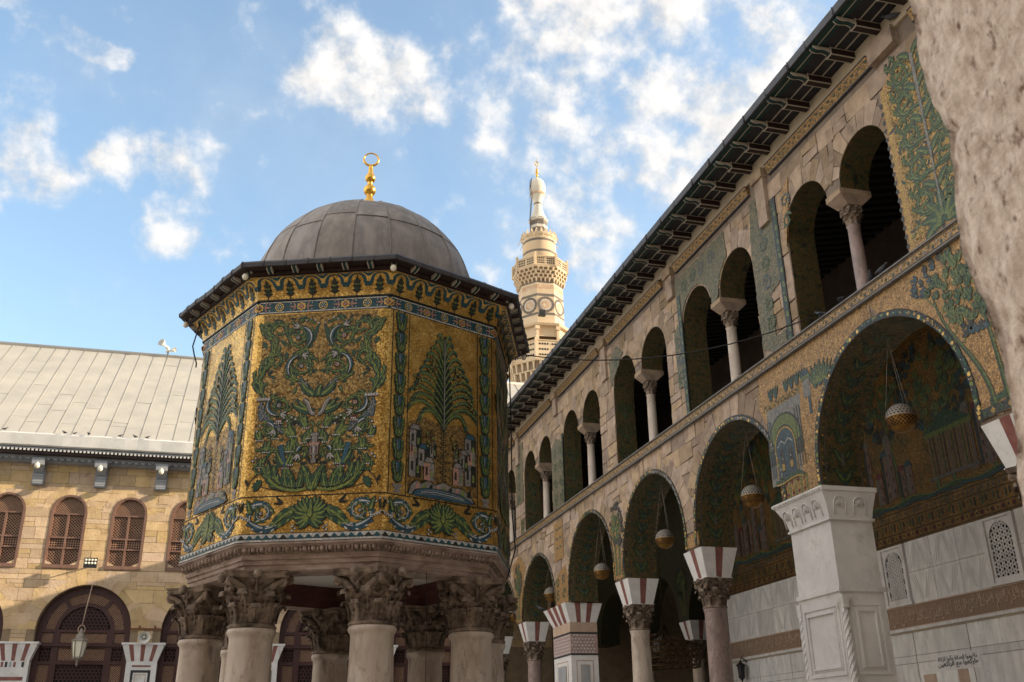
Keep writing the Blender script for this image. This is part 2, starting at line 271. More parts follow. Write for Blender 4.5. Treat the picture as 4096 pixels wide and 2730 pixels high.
# ------------------------------------------------------------------ flat mosaic drawing
def bez(p0,p1,p2,p3,n=12):
    return [tuple((1-t)**3*a+3*(1-t)**2*t*b+3*(1-t)*t*t*c+t**3*d for a,b,c,d in zip(p0,p1,p2,p3)) for t in [i/n for i in range(n+1)]]
def spiral(cx,cy,r0,r1,a0,turns,n=28):
    return [(cx+(r0+(r1-r0)*t)*math.cos(a0+2*PI*turns*t),cy+(r0+(r1-r0)*t)*math.sin(a0+2*PI*turns*t)) for t in [i/n for i in range(n+1)]]
class Orn(MB):
    """mosaic shapes laid on a frame F(u,v,h): each tone a layer 2.5 mm above the last"""
    def __init__(s,F,mx=1.,cx=0.): super().__init__(); s.F=F; s.k=0; s.mx=mx; s.cx=cx
    def h(s,l): s.k=(s.k+1)%40; return .003+l*.0022+s.k*.00005
    def P(s,p,h): return s.F(s.cx+s.mx*(p[0]-s.cx),p[1],h)
    def pg(s,pts,mat,l=0): h=s.h(l); s.poly([s.P(p,h) for p in pts],mat)
    def rect(s,u0,u1,v0,v1,mat,l=0): s.pg([(u0,v0),(u1,v0),(u1,v1),(u0,v1)],mat,l)
    def disc(s,c,r,mat,l=0,n=10,ry=None): ry=ry or r; s.pg([(c[0]+r*math.cos(2*PI*i/n),c[1]+ry*math.sin(2*PI*i/n)) for i in range(n)],mat,l)
    def stroke(s,pts,w,mat,l=0,shift=0.):
        n=len(pts); h=s.h(l); A=[];B=[]
        for i,p in enumerate(pts):
            a=pts[max(i-1,0)]; b=pts[min(i+1,n-1)]; dx,dy=b[0]-a[0],b[1]-a[1]; q=math.hypot(dx,dy) or 1; nx,ny=-dy/q,dx/q
            ww=w(i/(n-1)) if callable(w) else w; sh=shift*ww
            A.append(s.P((p[0]+nx*(ww/2+sh),p[1]+ny*(ww/2+sh)),h)); B.append(s.P((p[0]-nx*(ww/2-sh),p[1]-ny*(ww/2-sh)),h))
        s.add(A+B,[(i,n+i,n+i+1,i+1) for i in range(n-1)],mat)
    def leaf(s,p,ang,ln,w,m=grn,hl=lgr,l=1,bend=.35,o=.007):
        """pointed, bent leaf with dark outline and a light rib"""
        def pts(ln,w,ext):
            c=[];N=7
            for i in range(N+1):
                t=i/N; a=ang+bend*t; x=p[0]+ln*t*math.cos(ang+bend*t*.5); y=p[1]+ln*t*math.sin(ang+bend*t*.5); ww=w*math.sin(PI*min(1,t*.86+.14))**.9+ext
                c.append((x,y,a,ww if i<N else ext*.4))
            return [(x-math.sin(a)*q/2,y+math.cos(a)*q/2) for x,y,a,q in c]+[(x+math.sin(a)*q/2,y-math.cos(a)*q/2) for x,y,a,q in reversed(c)]
        s.pg(pts(ln*1.06,w,o*1.8),dark,l); s.pg(pts(ln,w,0),m,l+1)
        if hl is not None:
            c=[(p[0]+ln*t*math.cos(ang+bend*t*.5),p[1]+ln*t*math.sin(ang+bend*t*.5)) for t in (.15,.4,.65,.9)]
            s.stroke(c,lambda t:w*.42*(1-.6*t),hl,l+2,shift=.25 if bend>0 else -.25)
    def vine(s,pts,w0,w1,m=grn,hl=lgr,leaves=0,ll=.12,l=1,o=.012,side=0,wf=None):
        f=wf or (lambda t:w0+(w1-w0)*t)
        n=len(pts)
        if leaves:
            for k in range(leaves):
                t=(k+.6)/leaves; i=min(n-2,max(1,int(t*(n-1)))); a=math.atan2(pts[i+1][1]-pts[i-1][1],pts[i+1][0]-pts[i-1][0])
                sd=side if side else (1 if k%2 else -1)
                s.acleaf(pts[i],a+sd*.7,ll*(1.15-.35*t),ll*.5,m,hl,l-1,bend=-sd*.9)
        s.stroke(pts,lambda t:f(t)+o,dark,l); s.stroke(pts,f,m,l+1); s.stroke(pts,lambda t:f(t)*.30,hl,l+2,shift=.55); s.stroke(pts,lambda t:f(t)*.14,dark,l+2,shift=-1.0)
        L_=0.
        for i in range(1,n-1):
            d=math.hypot(pts[i][0]-pts[i-1][0],pts[i][1]-pts[i-1][1]); L_+=d
            if L_<.040: continue
            L_=0; t=i/(n-1); a=math.atan2(pts[i+1][1]-pts[i-1][1],pts[i+1][0]-pts[i-1][0])
            for sd in (1,-1):
                q=f(t)*.42; p=(pts[i][0]-sd*math.sin(a)*q,pts[i][1]+sd*math.cos(a)*q)
                s.leaf(p,a+sd*.62,f(t)*.55+.030,f(t)*.30+.010,m if (i+sd)%3 else hl,None,l,bend=-sd*.4,o=.005)
    def acleaf(s,p,ang,ln,w,m=grn,hl=lgr,l=1,bend=.5):
        """acanthus leaf: bent rib with paired lobes"""
        N=4; P=[p]
        for i in range(N):
            a=ang+bend*(i+.5)/N; P.append((P[-1][0]+ln/N*math.cos(a),P[-1][1]+ln/N*math.sin(a)))
        for i in range(N,0,-1):
            a=ang+bend*i/N; q=ln*.34*(1.1-.5*i/N)+.01
            for sd in (1,-1): s.leaf(P[i-1] if i>1 else P[0],a+sd*.62,q,w*.34,m,None if (i+sd)%2 else hl,l,bend=-sd*.35,o=.006)
        s.leaf(P[N-1],ang+bend,ln*.38,w*.42,m,hl,l,bend=bend*.4,o=.006)
        s.stroke(P,lambda t:w*.34*(1-.7*t)+.004,m,l+2); s.stroke(P,lambda t:w*.12*(1-.6*t)+.003,hl,l+3)
    def pearls(s,a,b,n,r=.014,l=3):
        for i in range(n):
            t=(i+.5)/n; s.disc((a[0]+(b[0]-a[0])*t,a[1]+(b[1]-a[1])*t),r,wht,l,7)
    def tulip(s,p,ang,sz,m=grn,hl=lgr):
        for a,b,q in ((.5,.5,.85),(-.5,-.5,.85),(.12,-.2,1.0)): s.leaf(p,ang+a,sz*q,sz*.34,m,hl,1,bend=-b*1.6)
    def acanthus(s,p,ang,sz,n=5,spread=1.5,m=grn,hl=lgr):
        for k in list(range(n)):
            t=(k/(n-1)-.5)*2; s.leaf(p,ang+t*spread,sz*(1-.22*abs(t)),sz*.30,m,hl,1,bend=t*1.1)
    def garland(s,u,v0,v1,n,w=.24):
        d=(v1-v0)/n
        for k in range(n):
            v=v0+d*k
            s.pg([(u-.018,v),(u+.018,v),(u+.046,v+d*.98),(u-.046,v+d*.98)],dark,1); s.pg([(u-.010,v),(u+.010,v),(u+.036,v+d*.96),(u-.036,v+d*.96)],blu,2); s.stroke([(u-.008,v+.02),(u-.018,v+d*.9)],.012,gry,3)
            for sd in (1,-1):
                s.acleaf((u+sd*.015,v+.09),PI/2-sd*.62,d*.72,w*.30,grn,lgr,2,bend=sd*.75)
                s.leaf((u,v+.02),PI/2-sd*1.0,w*.52,w*.24,grn,lgr,4,bend=sd*1.2); s.leaf((u,v+.04),PI/2-sd*.45,w*.46,w*.22,grn,lgr,5,bend=sd*1.0)
            s.disc((u,v+.06),.034,dark,7,8,.048); s.disc((u,v+.065),.027,lgr,8,8,.040); s.disc((u,v+.06),.012,grn,9,6,.025)

def tri(o,p,a,r,mat,l): o.pg([(p[0]+r*math.cos(a+2*PI*k/3),p[1]+r*math.sin(a+2*PI*k/3)) for k in range(3)],mat,l)

# ------------------------------------------------------------------ Corinthian capital (local, axis at origin, z from 0)
def capital_mesh(r,h,ab,seed=0,fine=True,name='capital'):
    m=MB(); R_=random.Random(seed)
    m.lathe([(r*1.0,-.02*h),(r*1.13,0),(r*1.16,.03*h),(r*1.1,.06*h),(r*.97,.075*h),(r*.96,.1*h),(r*.98,.45*h),(r*1.08,.7*h),(r*1.32,.88*h),(r*1.35,.9*h)],(0,0),20 if fine else 12)
    def leaf(a,z0,ln,w,out,curl):
        nu,nv=(8,18) if fine else (4,9)
        dz=R_.uniform(.92,1.05)
        def fn(back):
            def f(i,j):
                s=(i-.5)*2; t=j
                ww=w*(.62+.55*math.sin(PI*min(1,t*1.05)))*(1+.30*math.sin(t*26)*abs(s)**2)
                # path: rises along the bell, leans out, tip rolls forward and down
                if t<.72: z=z0+ln*dz*t*1.22; rr=r*1.0+out*(t/.72)**2.2*.55
                else: q=(t-.72)/.28; z=z0+ln*dz*(.878+.13*math.sin(q*2.7)-.20*q*q); rr=r*1.0+out*(.55+.80*math.sin(q*1.75)*curl)
                rr+=-.12*w*s*s*(1-t)+.045*w*math.cos(s*10)*(1-.5*t)+(.05*w if not back else -.16*w*(1-t**3))
                b=a+ww*s*.5/rr
                return (rr*math.cos(b),rr*math.sin(b),z)
            return f
        m.grid(fn(False),nu,nv); m.grid(fn(True),nu,nv)
        if fine: m.tube([(fn(False)(.5,t)[0]*1.012,fn(False)(.5,t)[1]*1.012,fn(False)(.5,t)[2]) for t in (.05,.3,.55,.78)],[.02*r/.28]*3+[.012],5)
    for k in range(8): leaf(2*PI*k/8,.08*h,.36*h,r*.74,.36*r,1)
    for k in range(8): leaf(2*PI*(k+.5)/8,.22*h,.46*h,r*.72,.52*r,1)
    for k in range(4):
        a=PI/4+k*PI/2; d=Vector((math.cos(a),math.sin(a),0)); t=Vector((-d.y,d.x,0)); rc=ab*.97
        for sd in (1,-1):
            # caulis rising to the corner volute
            c0=Vector((math.cos(a+sd*.38),math.sin(a+sd*.38),0))*r*1.12
            P=[c0+Vector((0,0,.5*h)),c0*1.08+Vector((0,0,.64*h)),d*(rc*.72)+t*sd*.05*r+Vector((0,0,.80*h)),d*(rc*.93)+t*sd*.04*r+Vector((0,0,.845*h))]
            m.tube(P,[.05*r/.28*1.3,.055*r/.28,.05*r/.28,.04*r/.28],6)
            e=Vector((math.cos(a+sd*PI/4*.85),math.sin(a+sd*PI/4*.85),0))*r*1.30
            m.tube([e+Vector((0,0,.80*h))+(t*sd*-1*.0)+Vector((0,0,0))+ (Vector((-e.y,e.x,0)).normalized()*(-sd)*(.10*r*(1-q)*math.cos(q*8)+.03*r))+Vector((0,0,.10*r*(1-q)*math.sin(q*8))) for q in (0,.15,.3,.45,.6,.75,.9)],.022*r/.28,5)
        cc=d*(rc*.86)+Vector((0,0,.80*h)); rad=.085*h
        m.tube([cc+d*((rad*(1-.8*q))*math.cos(-q*9+PI/2))+Vector((0,0,(rad*(1-.8*q))*math.sin(-q*9+PI/2))) for q in [i/12 for i in range(13)]],[.10*r]*10+[.06*r]*3,6)
    # abacus with hollow sides
    def ring(z,k):
        out=[]
        for q in range(4):
            a0=PI/4+q*PI/2; A=Vector((math.cos(a0-.10),math.sin(a0-.10)))*ab*k; B=Vector((math.cos(a0+.10),math.sin(a0+.10)))*ab*k; C=Vector((math.cos(a0+PI/2-.10),math.sin(a0+PI/2-.10)))*ab*k
            out.append(A)
            for i in range(6):
                t=i/6; p=B.lerp(C,t); p=p*(1-.17*math.sin(PI*t)); out.append(p)
        return [(p.x,p.y,z) for p in out]
    zs=[(.885*h,.93),(.93*h,.98),(.945*h,.94),(h,1.0)]; n=28; vs=[p for z,k in zs for p in ring(z,k)]
    m.add(vs,[(j*n+i,j*n+(i+1)%n,(j+1)*n+(i+1)%n,(j+1)*n+i) for j in range(3) for i in range(n)]+[range(n-1,-1,-1),range(3*n,4*n)])
    for q in range(4):
        a=q*PI/2; m.ball((ab*.80*math.cos(a),ab*.80*math.sin(a),.93*h),.085*h,8,6,0,(1,1,1.2)); m.tube([(r*1.2*math.cos(a),r*1.2*math.sin(a),.62*h),(r*1.28*math.cos(a),r*1.28*math.sin(a),.9*h)],.025*r/.28,5)
    # wear
    m.v=[(x+.006*mnoise.noise((x*9,y*9,z*9+seed)),y+.006*mnoise.noise((x*9+7,y*9,z*9)),z) for x,y,z in m.v]
    return m.mesh(name,[CAPM])

# ================================================================== 1. DOMED TREASURY
PC=(1.741,15.905); RV=2.65; APO=RV*math.cos(PI/8); LF=2*RV*math.sin(PI/8); TH=RAD(181.8)
tre=thing('domed_treasury','octagonal domed pavilion clad in gold and green mosaic, raised on stone columns','pavilion',(PC[0],PC[1],0))
def rotf(i): return TH+PI/8+PI/4*i+PI/2        # z rotation that turns the -Y face to face i
def FF(u,v,h): return (u,-APO-h,v)
def base_grid(o,v0,v1,mat,cut=.10):
    """face sheet with softly rounded vertical corners"""
    pts=[(-LF/2+cut,0.)]
    prof=[]
    R2=cut/math.tan(PI/16*2) if True else 0
    # fillet between this face and its neighbour: half of the 45 degree turn on each side
    rr=cut/math.tan(PI/8)
    for k in range(5):
        a=PI/8*(1-k/4); prof.append((-LF/2+cut-rr*math.sin(a),rr*(math.cos(a)-1)))
    prof+=[(-x,y) for x,y in reversed(prof)]
    n=len(prof)
    o.add([(x,-APO-d,v0) for x,d in prof]+[(x,-APO-d,v1) for x,d in prof],[(i,i+1,n+i+1,n+i) for i in range(n-1)],mat,True)
ZP0,ZP1=4.88,7.69
def panel_palm():
    o=Orn(FF); base_grid(o,ZP0,ZP1,gold); H=ZP1-ZP0
    for s_ in (-1,1):
        for e in (.645,.935): o.rect(s_*e-.007,s_*e+.007,ZP0,ZP1,dark,0)
        o.garland(s_*.79,ZP0+.16,ZP1-.02,8)
        o.pg([(s_*.79-.09,ZP0+.15),(s_*.79+.09,ZP0+.15),(s_*.79+.03,ZP0+.06),(s_*.79-.03,ZP0+.06)],gry,2); o.rect(s_*.79-.06,s_*.79+.06,ZP0+.03,ZP0+.06,gry,2)
    o.rect(-LF/2,LF/2,ZP0-.008,ZP0+.008,dark,0)
    # weathered lower ground
    o.pg([(-.63,5.02),(.63,5.02),(.63,5.95),(.3,6.1),(0,6.03),(-.35,6.1),(-.63,5.98)],goldb,0)
    # palm: trunk, rib, fronds
    for k in range(26):
        v=5.2+k*.037; o.disc((.022*(-1)**k,v),.036,dark,1,6,.026); o.disc((.022*(-1)**k,v),.022,goldb,2,6,.015)
    base=6.05; top=7.42
    R_=random.Random(3)
    prof_=lambda t:.40+.9*t if t<.2 else .58-.05*(t-.2)/.2 if t<.4 else .53-.13*(t-.4)/.2 if t<.6 else .40-.15*(t-.6)/.2 if t<.8 else .25-.17*(t-.8)/.2     # half width of the crown along its height
    o.pg([(0,5.98)]+[(prof_(t)*.30,base+.05+(top-base)*t*.92) for t in (.0,.15,.3,.5,.7,.9)]+[(0,top)]+[(-prof_(t)*.30,base+.05+(top-base)*t*.92) for t in (.9,.7,.5,.3,.15,0.)],dark,0)
    n_=12
    for k in range(n_):
        t=k/(n_-1)
        for sd in (1,-1):
            v0=base-.10+(top-base)*t*.84; reach=prof_(min(1,t*.92+.12))*R_.uniform(.95,1.08); droop=.20*(1-t)**1.2-.04
            if k==0: reach*=.8; droop+=.04
            p=bez((0,v0),(sd*reach*.22,v0+.22),(sd*reach*.66,v0+.40),(sd*reach,v0+.34-droop),12)
            o.stroke(p,lambda q:.040*(1-.55*q)+.004,dark,1); o.stroke(p,lambda q:.026*(1-.55*q)+.002,grn,2); o.stroke(p,lambda q:.012*(1-.5*q)+.002,lgr,5,shift=.6*sd)
            for q in range(3,13):
                a=math.atan2(p[q][1]-p[q-1][1],p[q][0]-p[q-1][0]); ln=.15*(1-.45*abs(q-7)/6)*(1-.35*t)
                for e_,cc in ((.42,lgr),(-.42,grn),(.18,grn),(-.20,lgr if q%2 else blu)):
                    m_=(p[q][0]+ln*.55*math.cos(a+e_),p[q][1]+ln*.55*math.sin(a+e_)); e2=(p[q][0]+ln*math.cos(a+e_*1.1),p[q][1]+ln*math.sin(a+e_*1.1)-.035)
                    o.stroke([p[q],m_,e2],lambda z:.020*(1-z)+.003,dark,2); o.stroke([p[q],m_,e2],lambda z:.013*(1-z)+.002,cc,4)
    o.stroke([(0,base-.1),(0,top+.05)],.034,dark,8); o.stroke([(0,base-.08),(0,top)],.020,gry,9)
    for a,b in ((-.24,6.95),(.24,6.88),(-.5,6.62),(.5,6.45),(-.24,5.78),(.24,5.70)):
        for k in range(11):
            c=(a+R_.uniform(-.06,.06),b-.11+.022*k); o.disc(c,.026,dark,9,7,.032); o.disc(c,.017,goldb if k%3 else lgr,10,7,.022)
    # little town
    def house(u,v,w,h,c,rf,l=3,peak=True):
        o.rect(u-.008,u+w+.008,v,v+h+.008,dark,l); o.rect(u,u+w*.55,v,v+h,c,l+1); o.rect(u+w*.55,u+w,v,v+h,gry if c!=gry else dark,l+1)
        o.rect(u+w*.15,u+w*.35,v+h*.3,v+h*.75,dark,l+2); o.rect(u+w*.65,u+w*.85,v+h*.2,v+h*.55,lgr,l+2)
        if peak: o.pg([(u-.02,v+h),(u+w+.02,v+h),(u+w*.75,v+h+.09),(u+w*.2,v+h+.09)],dark,l+2); o.pg([(u,v+h+.008),(u+w-.01,v+h+.008),(u+w*.7,v+h+.075),(u+w*.25,v+h+.075)],rf,l+3)
        else:
            for q in range(4): o.rect(u+w*q/4,u+w*(q+.6)/4,v+h,v+h+.03,gry,l+1)
    for u,v,w,h,c,rf,pk in ((-.60,5.18,.20,.30,gry,blu,0),(-.59,5.46,.12,.26,pnk,gry,0),(-.60,5.62,.20,.26,gry,gry,1),(-.44,5.35,.18,.26,gry,blu,1),(-.34,5.16,.18,.26,pnk,gry,1),(-.24,5.5,.11,.22,gry,blu,0),
            (.18,5.16,.18,.26,pnk,gry,1),(.40,5.18,.20,.32,gry,blu,0),(.30,5.40,.16,.24,gry,gry,1),(.45,5.50,.14,.22,pnk,gry,0),(.40,5.66,.20,.24,gry,blu,1),(.20,5.52,.11,.20,gry,blu,0)): house(u,v,w,h,c,rf,3,pk)
    hill=[(-.62,4.93),(-.58,5.06),(-.48,5.14),(-.40,5.10),(-.28,5.16),(-.15,5.11),(0,5.17),(.16,5.12),(.30,5.13),(.44,5.08),(.54,5.0),(.60,4.92)]
    o.pg(hill,dark,6); o.pg([(u*.97,v-.012) for u,v in hill[:-1]]+[(.55,4.92)],gry,7)
    for k in range(9): o.pg([(-.50+k*.115,5.00),(-.46+k*.115,5.10),(-.42+k*.115,5.10),(-.42+k*.115,5.0)],(pnk,lgr,dark)[k%3],8)
    lake=[(-.56,4.915),(-.5,5.0),(-.3,5.045),(0,5.055),(.3,5.03),(.5,4.95),(.56,4.91)]
    o.pg(lake,dark,9); o.pg([(u*.96,v*1-.008) for u,v in lake],blu,10)
    for k in range(3): o.stroke([(-.45+.05*k,4.94+.03*k),(-.15,4.965+.03*k),(.15,4.95+.03*k),(.42-.04*k,4.93+.025*k)],.010,wht if k%2 else gry,11)
    return o.mesh('mosaic_panel',OM)
def panel_scroll():
    o=Orn(FF); base_grid(o,ZP0,ZP1,gold)
    o.rect(-LF/2,LF/2,ZP0-.008,ZP0+.008,dark,0)
    R_=random.Random(5)
    # old gold field with ragged bottom edge
    o.pg([(-.90,7.67),(.84,7.67),(.84,6.2),(.80,5.35),(.72,5.12),(.5,5.2),(.25,5.05),(0,5.12),(-.35,5.08),(-.6,5.22),(-.82,5.15),(-.9,5.7),(-.9,6.6)],goldb,0)
    for k in range(150):
        u,v=R_.uniform(.03,.86),R_.uniform(5.25,7.62); a_=R_.uniform(0,6.28); q=R_.random(); z_=R_.uniform(.07,.13)
        for mx in (1,-1):
            o.mx=mx; o.cx=0
            if q<.55: o.leaf((u,v),a_,z_,z_*.42,grn if q<.35 else dark,lgr if q<.18 else None,0,bend=.5,o=.005)
            elif q<.85: o.stroke(spiral(u,v,z_*.5,.01,a_,.8,10),.012,dark if q<.7 else grn,0)
            else: o.disc((u,v),.013,(red,gry,wht)[k%3],1,6)
    for mx in (1,-1):
        o.mx=mx; o.cx=0
        # upper and middle rinceaux
        def scroll(c,r0,r1,a0,turns,w0,ll=.13,n=34,lv=9):
            p=spiral(c[0],c[1],r0,r1,a0,turns,n); o.vine(p,w0,.014,grn,lgr,lv,ll,o=.010)
            k0,k1=int(n*.10),int(n*.34); o.stroke(p[k0:k1],lambda t:.062*math.sin(PI*(.08+.87*t))+.012,dark,5); o.stroke(p[k0:k1],lambda t:.050*math.sin(PI*(.08+.87*t)),blu,6); o.stroke(p[k0:k1],lambda t:.016*math.sin(PI*t)+.003,wht,7,shift=.6)
            q=p[k1]; a_=math.atan2(p[k1][1]-p[k1-1][1],p[k1][0]-p[k1-1][0])
            for e_ in (-.5,.1,.6): o.leaf(q,a_+e_,.11,.032,gry,wht,5,bend=.6,o=.006)
            return p
        o.vine(bez((.03,6.34),(.14,6.44),(.20,6.54),(.27,6.585),8),.045,.045,grn,gry,2,.13)
        scroll((.27,6.82),.235,.05,-PI/2,1.55,.042)
        o.vine(bez((.27,6.585),(.44,6.62),(.50,6.86),(.36,7.05),10),.03,.03,grn,lgr,4,.12)
        scroll((.35,7.28),.225,.05,-PI/2,-1.5,.042)
        o.vine(bez((.36,7.05),(.20,7.06),(.12,7.0),(.07,6.90),7),.03,.012,grn,lgr,3,.11)
        o.vine(bez((.35,7.50),(.28,7.6),(.2,7.6),(.14,7.5),7),.026,.012,grn,lgr,3,.10)
        o.leaf((.14,7.12),1.25,.34,.07,grn,None,1,bend=-.3); o.leaf((.12,7.2),1.7,.30,.06,grn,None,1,bend=.3)
        for p in ((.1,7.55),(.17,7.58),(.05,7.50),(.24,7.55)): o.disc(p,.022,dark,2,7); o.disc(p,.014,wht,3,7)
        for p in ((.27,6.82),(.35,7.28),(.56,6.22)): o.disc(p,.045,dark,4,9); o.disc(p,.032,pnk if mx>0 else gry,5,9); o.disc(p,.018,gry,6,8)
        # stems from the middle calyx
        o.leaf((.05,6.36),.35,.30,.10,grn,lgr,2,bend=.9); o.leaf((.04,6.34),1.0,.20,.09,grn,lgr,2,bend=-.8); o.leaf((0,6.33),1.57,.20,.10,grn,lgr,3,bend=-.5*mx)
        # outer climbing vine
        pv=[(.80,6.34)]+[(.80+.10*math.sin((t)*7.2),6.36+1.12*t) for t in [i/16 for i in range(1,17)]]
        o.vine(pv,.058,.035,grn,lgr,13,.20,o=.012)
        o.vine(spiral(.62,7.40,.15,.05,-.2,.85,16),.05,.02,grn,lgr,4,.10); o.vine(spiral(.66,6.92,.13,.04,.2,1.0,16),.045,.02,grn,lgr,4,.10); o.vine(spiral(.84,7.44,.10,.03,2.6,-.9,14),.04,.02,grn,lgr,3,.09)
        o.rect(.70,.90,6.30,6.35,gry,5); o.pearls((.70,6.325),(.90,6.325),5,.016,6)
        scroll((.56,6.22),.19,.045,1.3,-1.5,.042,.12);
        o.vine(bez((.82,6.28),(.86,6.1),(.72,5.98),(.50,5.86),12),.045,.035,blu,gry,6,.15); o.vine(bez((.50,5.88),(.4,5.82),(.3,5.72),(.27,5.55),10),.045,.03,grn,lgr,6,.15); o.vine(bez((.30,5.5),(.5,5.62),(.62,5.5),(.80,5.58),12),.03,.018,grn,lgr,7,.13); o.vine(bez((.10,5.9),(.2,6.02),(.34,6.0),(.44,6.06),9),.03,.015,grn,lgr,5,.11); scroll((.70,5.86),.12,.03,.6,1.3,.028,.09,22,6); scroll((.16,5.50),.10,.03,2.0,-1.2,.026,.09,20,5)
        # middle calyx and urn
        o.leaf((.03,6.12),-.1,.36,.11,grn,lgr,2,bend=.9); o.leaf((.05,6.10),.35,.30,.09,grn,lgr,2,bend=.7)
        o.stroke(bez((.02,6.06),(.13,6.06),(.10,6.26),(.20,6.30),9),.060,dark,4); o.stroke(bez((.02,6.06),(.13,6.06),(.10,6.26),(.20,6.30),9),.042,gry,5); o.stroke(bez((.03,6.08),(.10,6.08),(.08,6.24),(.16,6.28),9),.012,wht,6)
        # tulip cups and beads
        for p,a,sz in (((.14,5.86),1.2,.22),((.31,5.74),.9,.24),((.36,5.52),1.6,.20),((.16,5.64),1.9,.20),((.58,5.72),1.0,.26),((.70,5.52),1.6,.20),((.80,5.70),1.2,.18),((.76,5.30),1.7,.18),((.34,5.32),1.6,.17),((.56,5.95),2.0,.18),((.08,5.70),1.5,.18)):
            o.tulip(p,a,sz); o.pearls((p[0]-.06,p[1]),(p[0]+.06,p[1]),4,.011,5)
        for p in ((.30,6.0),(.36,6.03),(.42,5.98),(.82,5.92),(.86,5.84),(.84,5.44),(.88,5.40)): o.disc(p,.026,dark,3,7); o.disc(p,.016,wht,4,7)
        o.disc((.55,5.98),.055,red,4,10); o.pearls((.51,5.98),(.59,5.98),3,.014,5)
        o.stroke([(.40,5.30),(.50,5.62)],lambda t:.05+.05*t,dark,3); o.stroke([(.40,5.30),(.50,5.62)],lambda t:.034+.04*t,blu,4); o.leaf((.42,5.3),.9,.26,.08,grn,lgr,2); o.leaf((.40,5.3),2.1,.24,.08,grn,lgr,2,bend=-.4)
        o.rect(.33,.47,5.25,5.30,red,5); o.pearls((.34,5.275),(.46,5.275),4,.011,6)
        # great leaf cups at the foot
        cup=[(0,4.93),(.18,4.915),(.42,4.925),(.58,5.03),(.68,5.20),(.62,5.24),(.50,5.12),(.40,5.20),(.32,5.10),(.22,5.20),(.12,5.26),(.05,5.2),(0,5.05)]
        for a_,L2,q in ((1.9,.30,(.20,4.97)),(1.45,.30,(.27,4.96)),(1.05,.33,(.33,4.96)),(.75,.38,(.38,4.96)),(.6,.40,(.48,5.0)),(.9,.26,(.56,5.08))): o.acleaf(q,a_,L2,.15,grn,lgr,5,bend=.55 if a_<1.3 else -.3)
        o.stroke(bez((.04,5.0),(.15,4.93),(.42,4.90),(.62,5.12),10),.035,lgr,9); o.stroke(bez((.04,5.03),(.15,4.97),(.40,4.94),(.60,5.14),10),.014,dark,9)
        o.acleaf((.0,4.95),1.30,.36,.15,grn,lgr,9,bend=-.2)
        o.vine(spiral(.76,5.28,.10,.03,1.8,-.9,12),.04,.02,grn,lgr,0); o.leaf((.0,4.95),1.30,.36,.13,grn,lgr,8,bend=-.2)
        o.stroke([(.44,4.95),(.62,4.99),(.76,5.03)],.012,dark,3)
        for k in range(5): o.leaf((.76,5.03),.3+k*.62-1.0,.10,.05,grn,None,3,bend=0)
        o.stroke(bez((.94,4.98),(.92,5.1),(.86,5.15),(.80,5.2),6),.014,dark,3); o.leaf((.92,5.05),.9,.09,.03,dark,None,2); 
    o.mx=1
    # central vase
    for u,v0,v1,c in ((.035,5.34,5.40,gry),(.02,5.40,5.46,gry),(.06,5.46,5.60,gry),(.075,5.60,5.64,pnk),(.04,5.64,5.74,gry),(.06,5.74,5.78,gry)): o.rect(-u-.012,u+.012,v0-.006,v1+.006,dark,6); o.rect(-u,u,v0,v1,c,7)
    for k in (-1,0,1): o.rect(k*.035-.008,k*.035+.008,5.48,5.58,red if k else wht,8)
    return o.mesh('mosaic_panel',OM)
def blue_band():
    o=Orn(FF); z0,z1=7.69,7.90; zm=(z0+z1)/2; base_grid(o,z0,z1,teal,.07)
    for a,b,c in ((z0,z0+.012,dark),(z0+.012,z0+.032,wht),(z1-.03,z1-.012,wht),(z1-.012,z1,dark)): o.rect(-LF/2+.03,LF/2-.03,a,b,c,0)
    for k in range(3):
        u=-LF/2+LF*(k+.5)/3
        if 1:
            o.disc((u,zm),.068,gline,1,14); o.disc((u,zm),.054,grn,2,12)
            for q in range(6): o.disc((u+.032*math.cos(q*PI/3),zm+.032*math.sin(q*PI/3)),.012,wht,3,6)
            o.disc((u,zm),.008,wht,3,6)
    for k in range(4):
        u=-LF/2+LF*k/3
        if k in (0,3): u=u+(.02 if k==0 else -.02)
        for r_,c,l in ((.074,gline,1),(.052,red,2),(.040,pnk,3)):
            o.pg([(u+r_,zm),(u,zm+r_),(u-r_,zm),(u,zm-r_)],c,l)
        for sd in (1,-1):
            if (k==0 and sd<0) or (k==3 and sd>0): continue
            for dy in (1,-1): o.rect(u+sd*.048-.012,u+sd*.048+.012,zm+dy*.036-.01,zm+dy*.036+.01,gline,1)
            o.stroke(bez((u+sd*.13,zm-.075),(u+sd*.085,zm-.03),(u+sd*.085,zm+.03),(u+sd*.13,zm+.075),7),lambda t:.022*math.sin(PI*t)+.006,pnk,1)
            o.stroke([(u+sd*.10,zm),(u+sd*.15,zm),(u+sd*.19,zm)],lambda t:.032*math.sin(PI*min(1,t+.15))+.004,pnk,1)
            for dy in (1,-1): o.disc((u+sd*.165,zm+dy*.052),.009,wht,1,6,.013)
    return o.mesh('blue_band',OM)
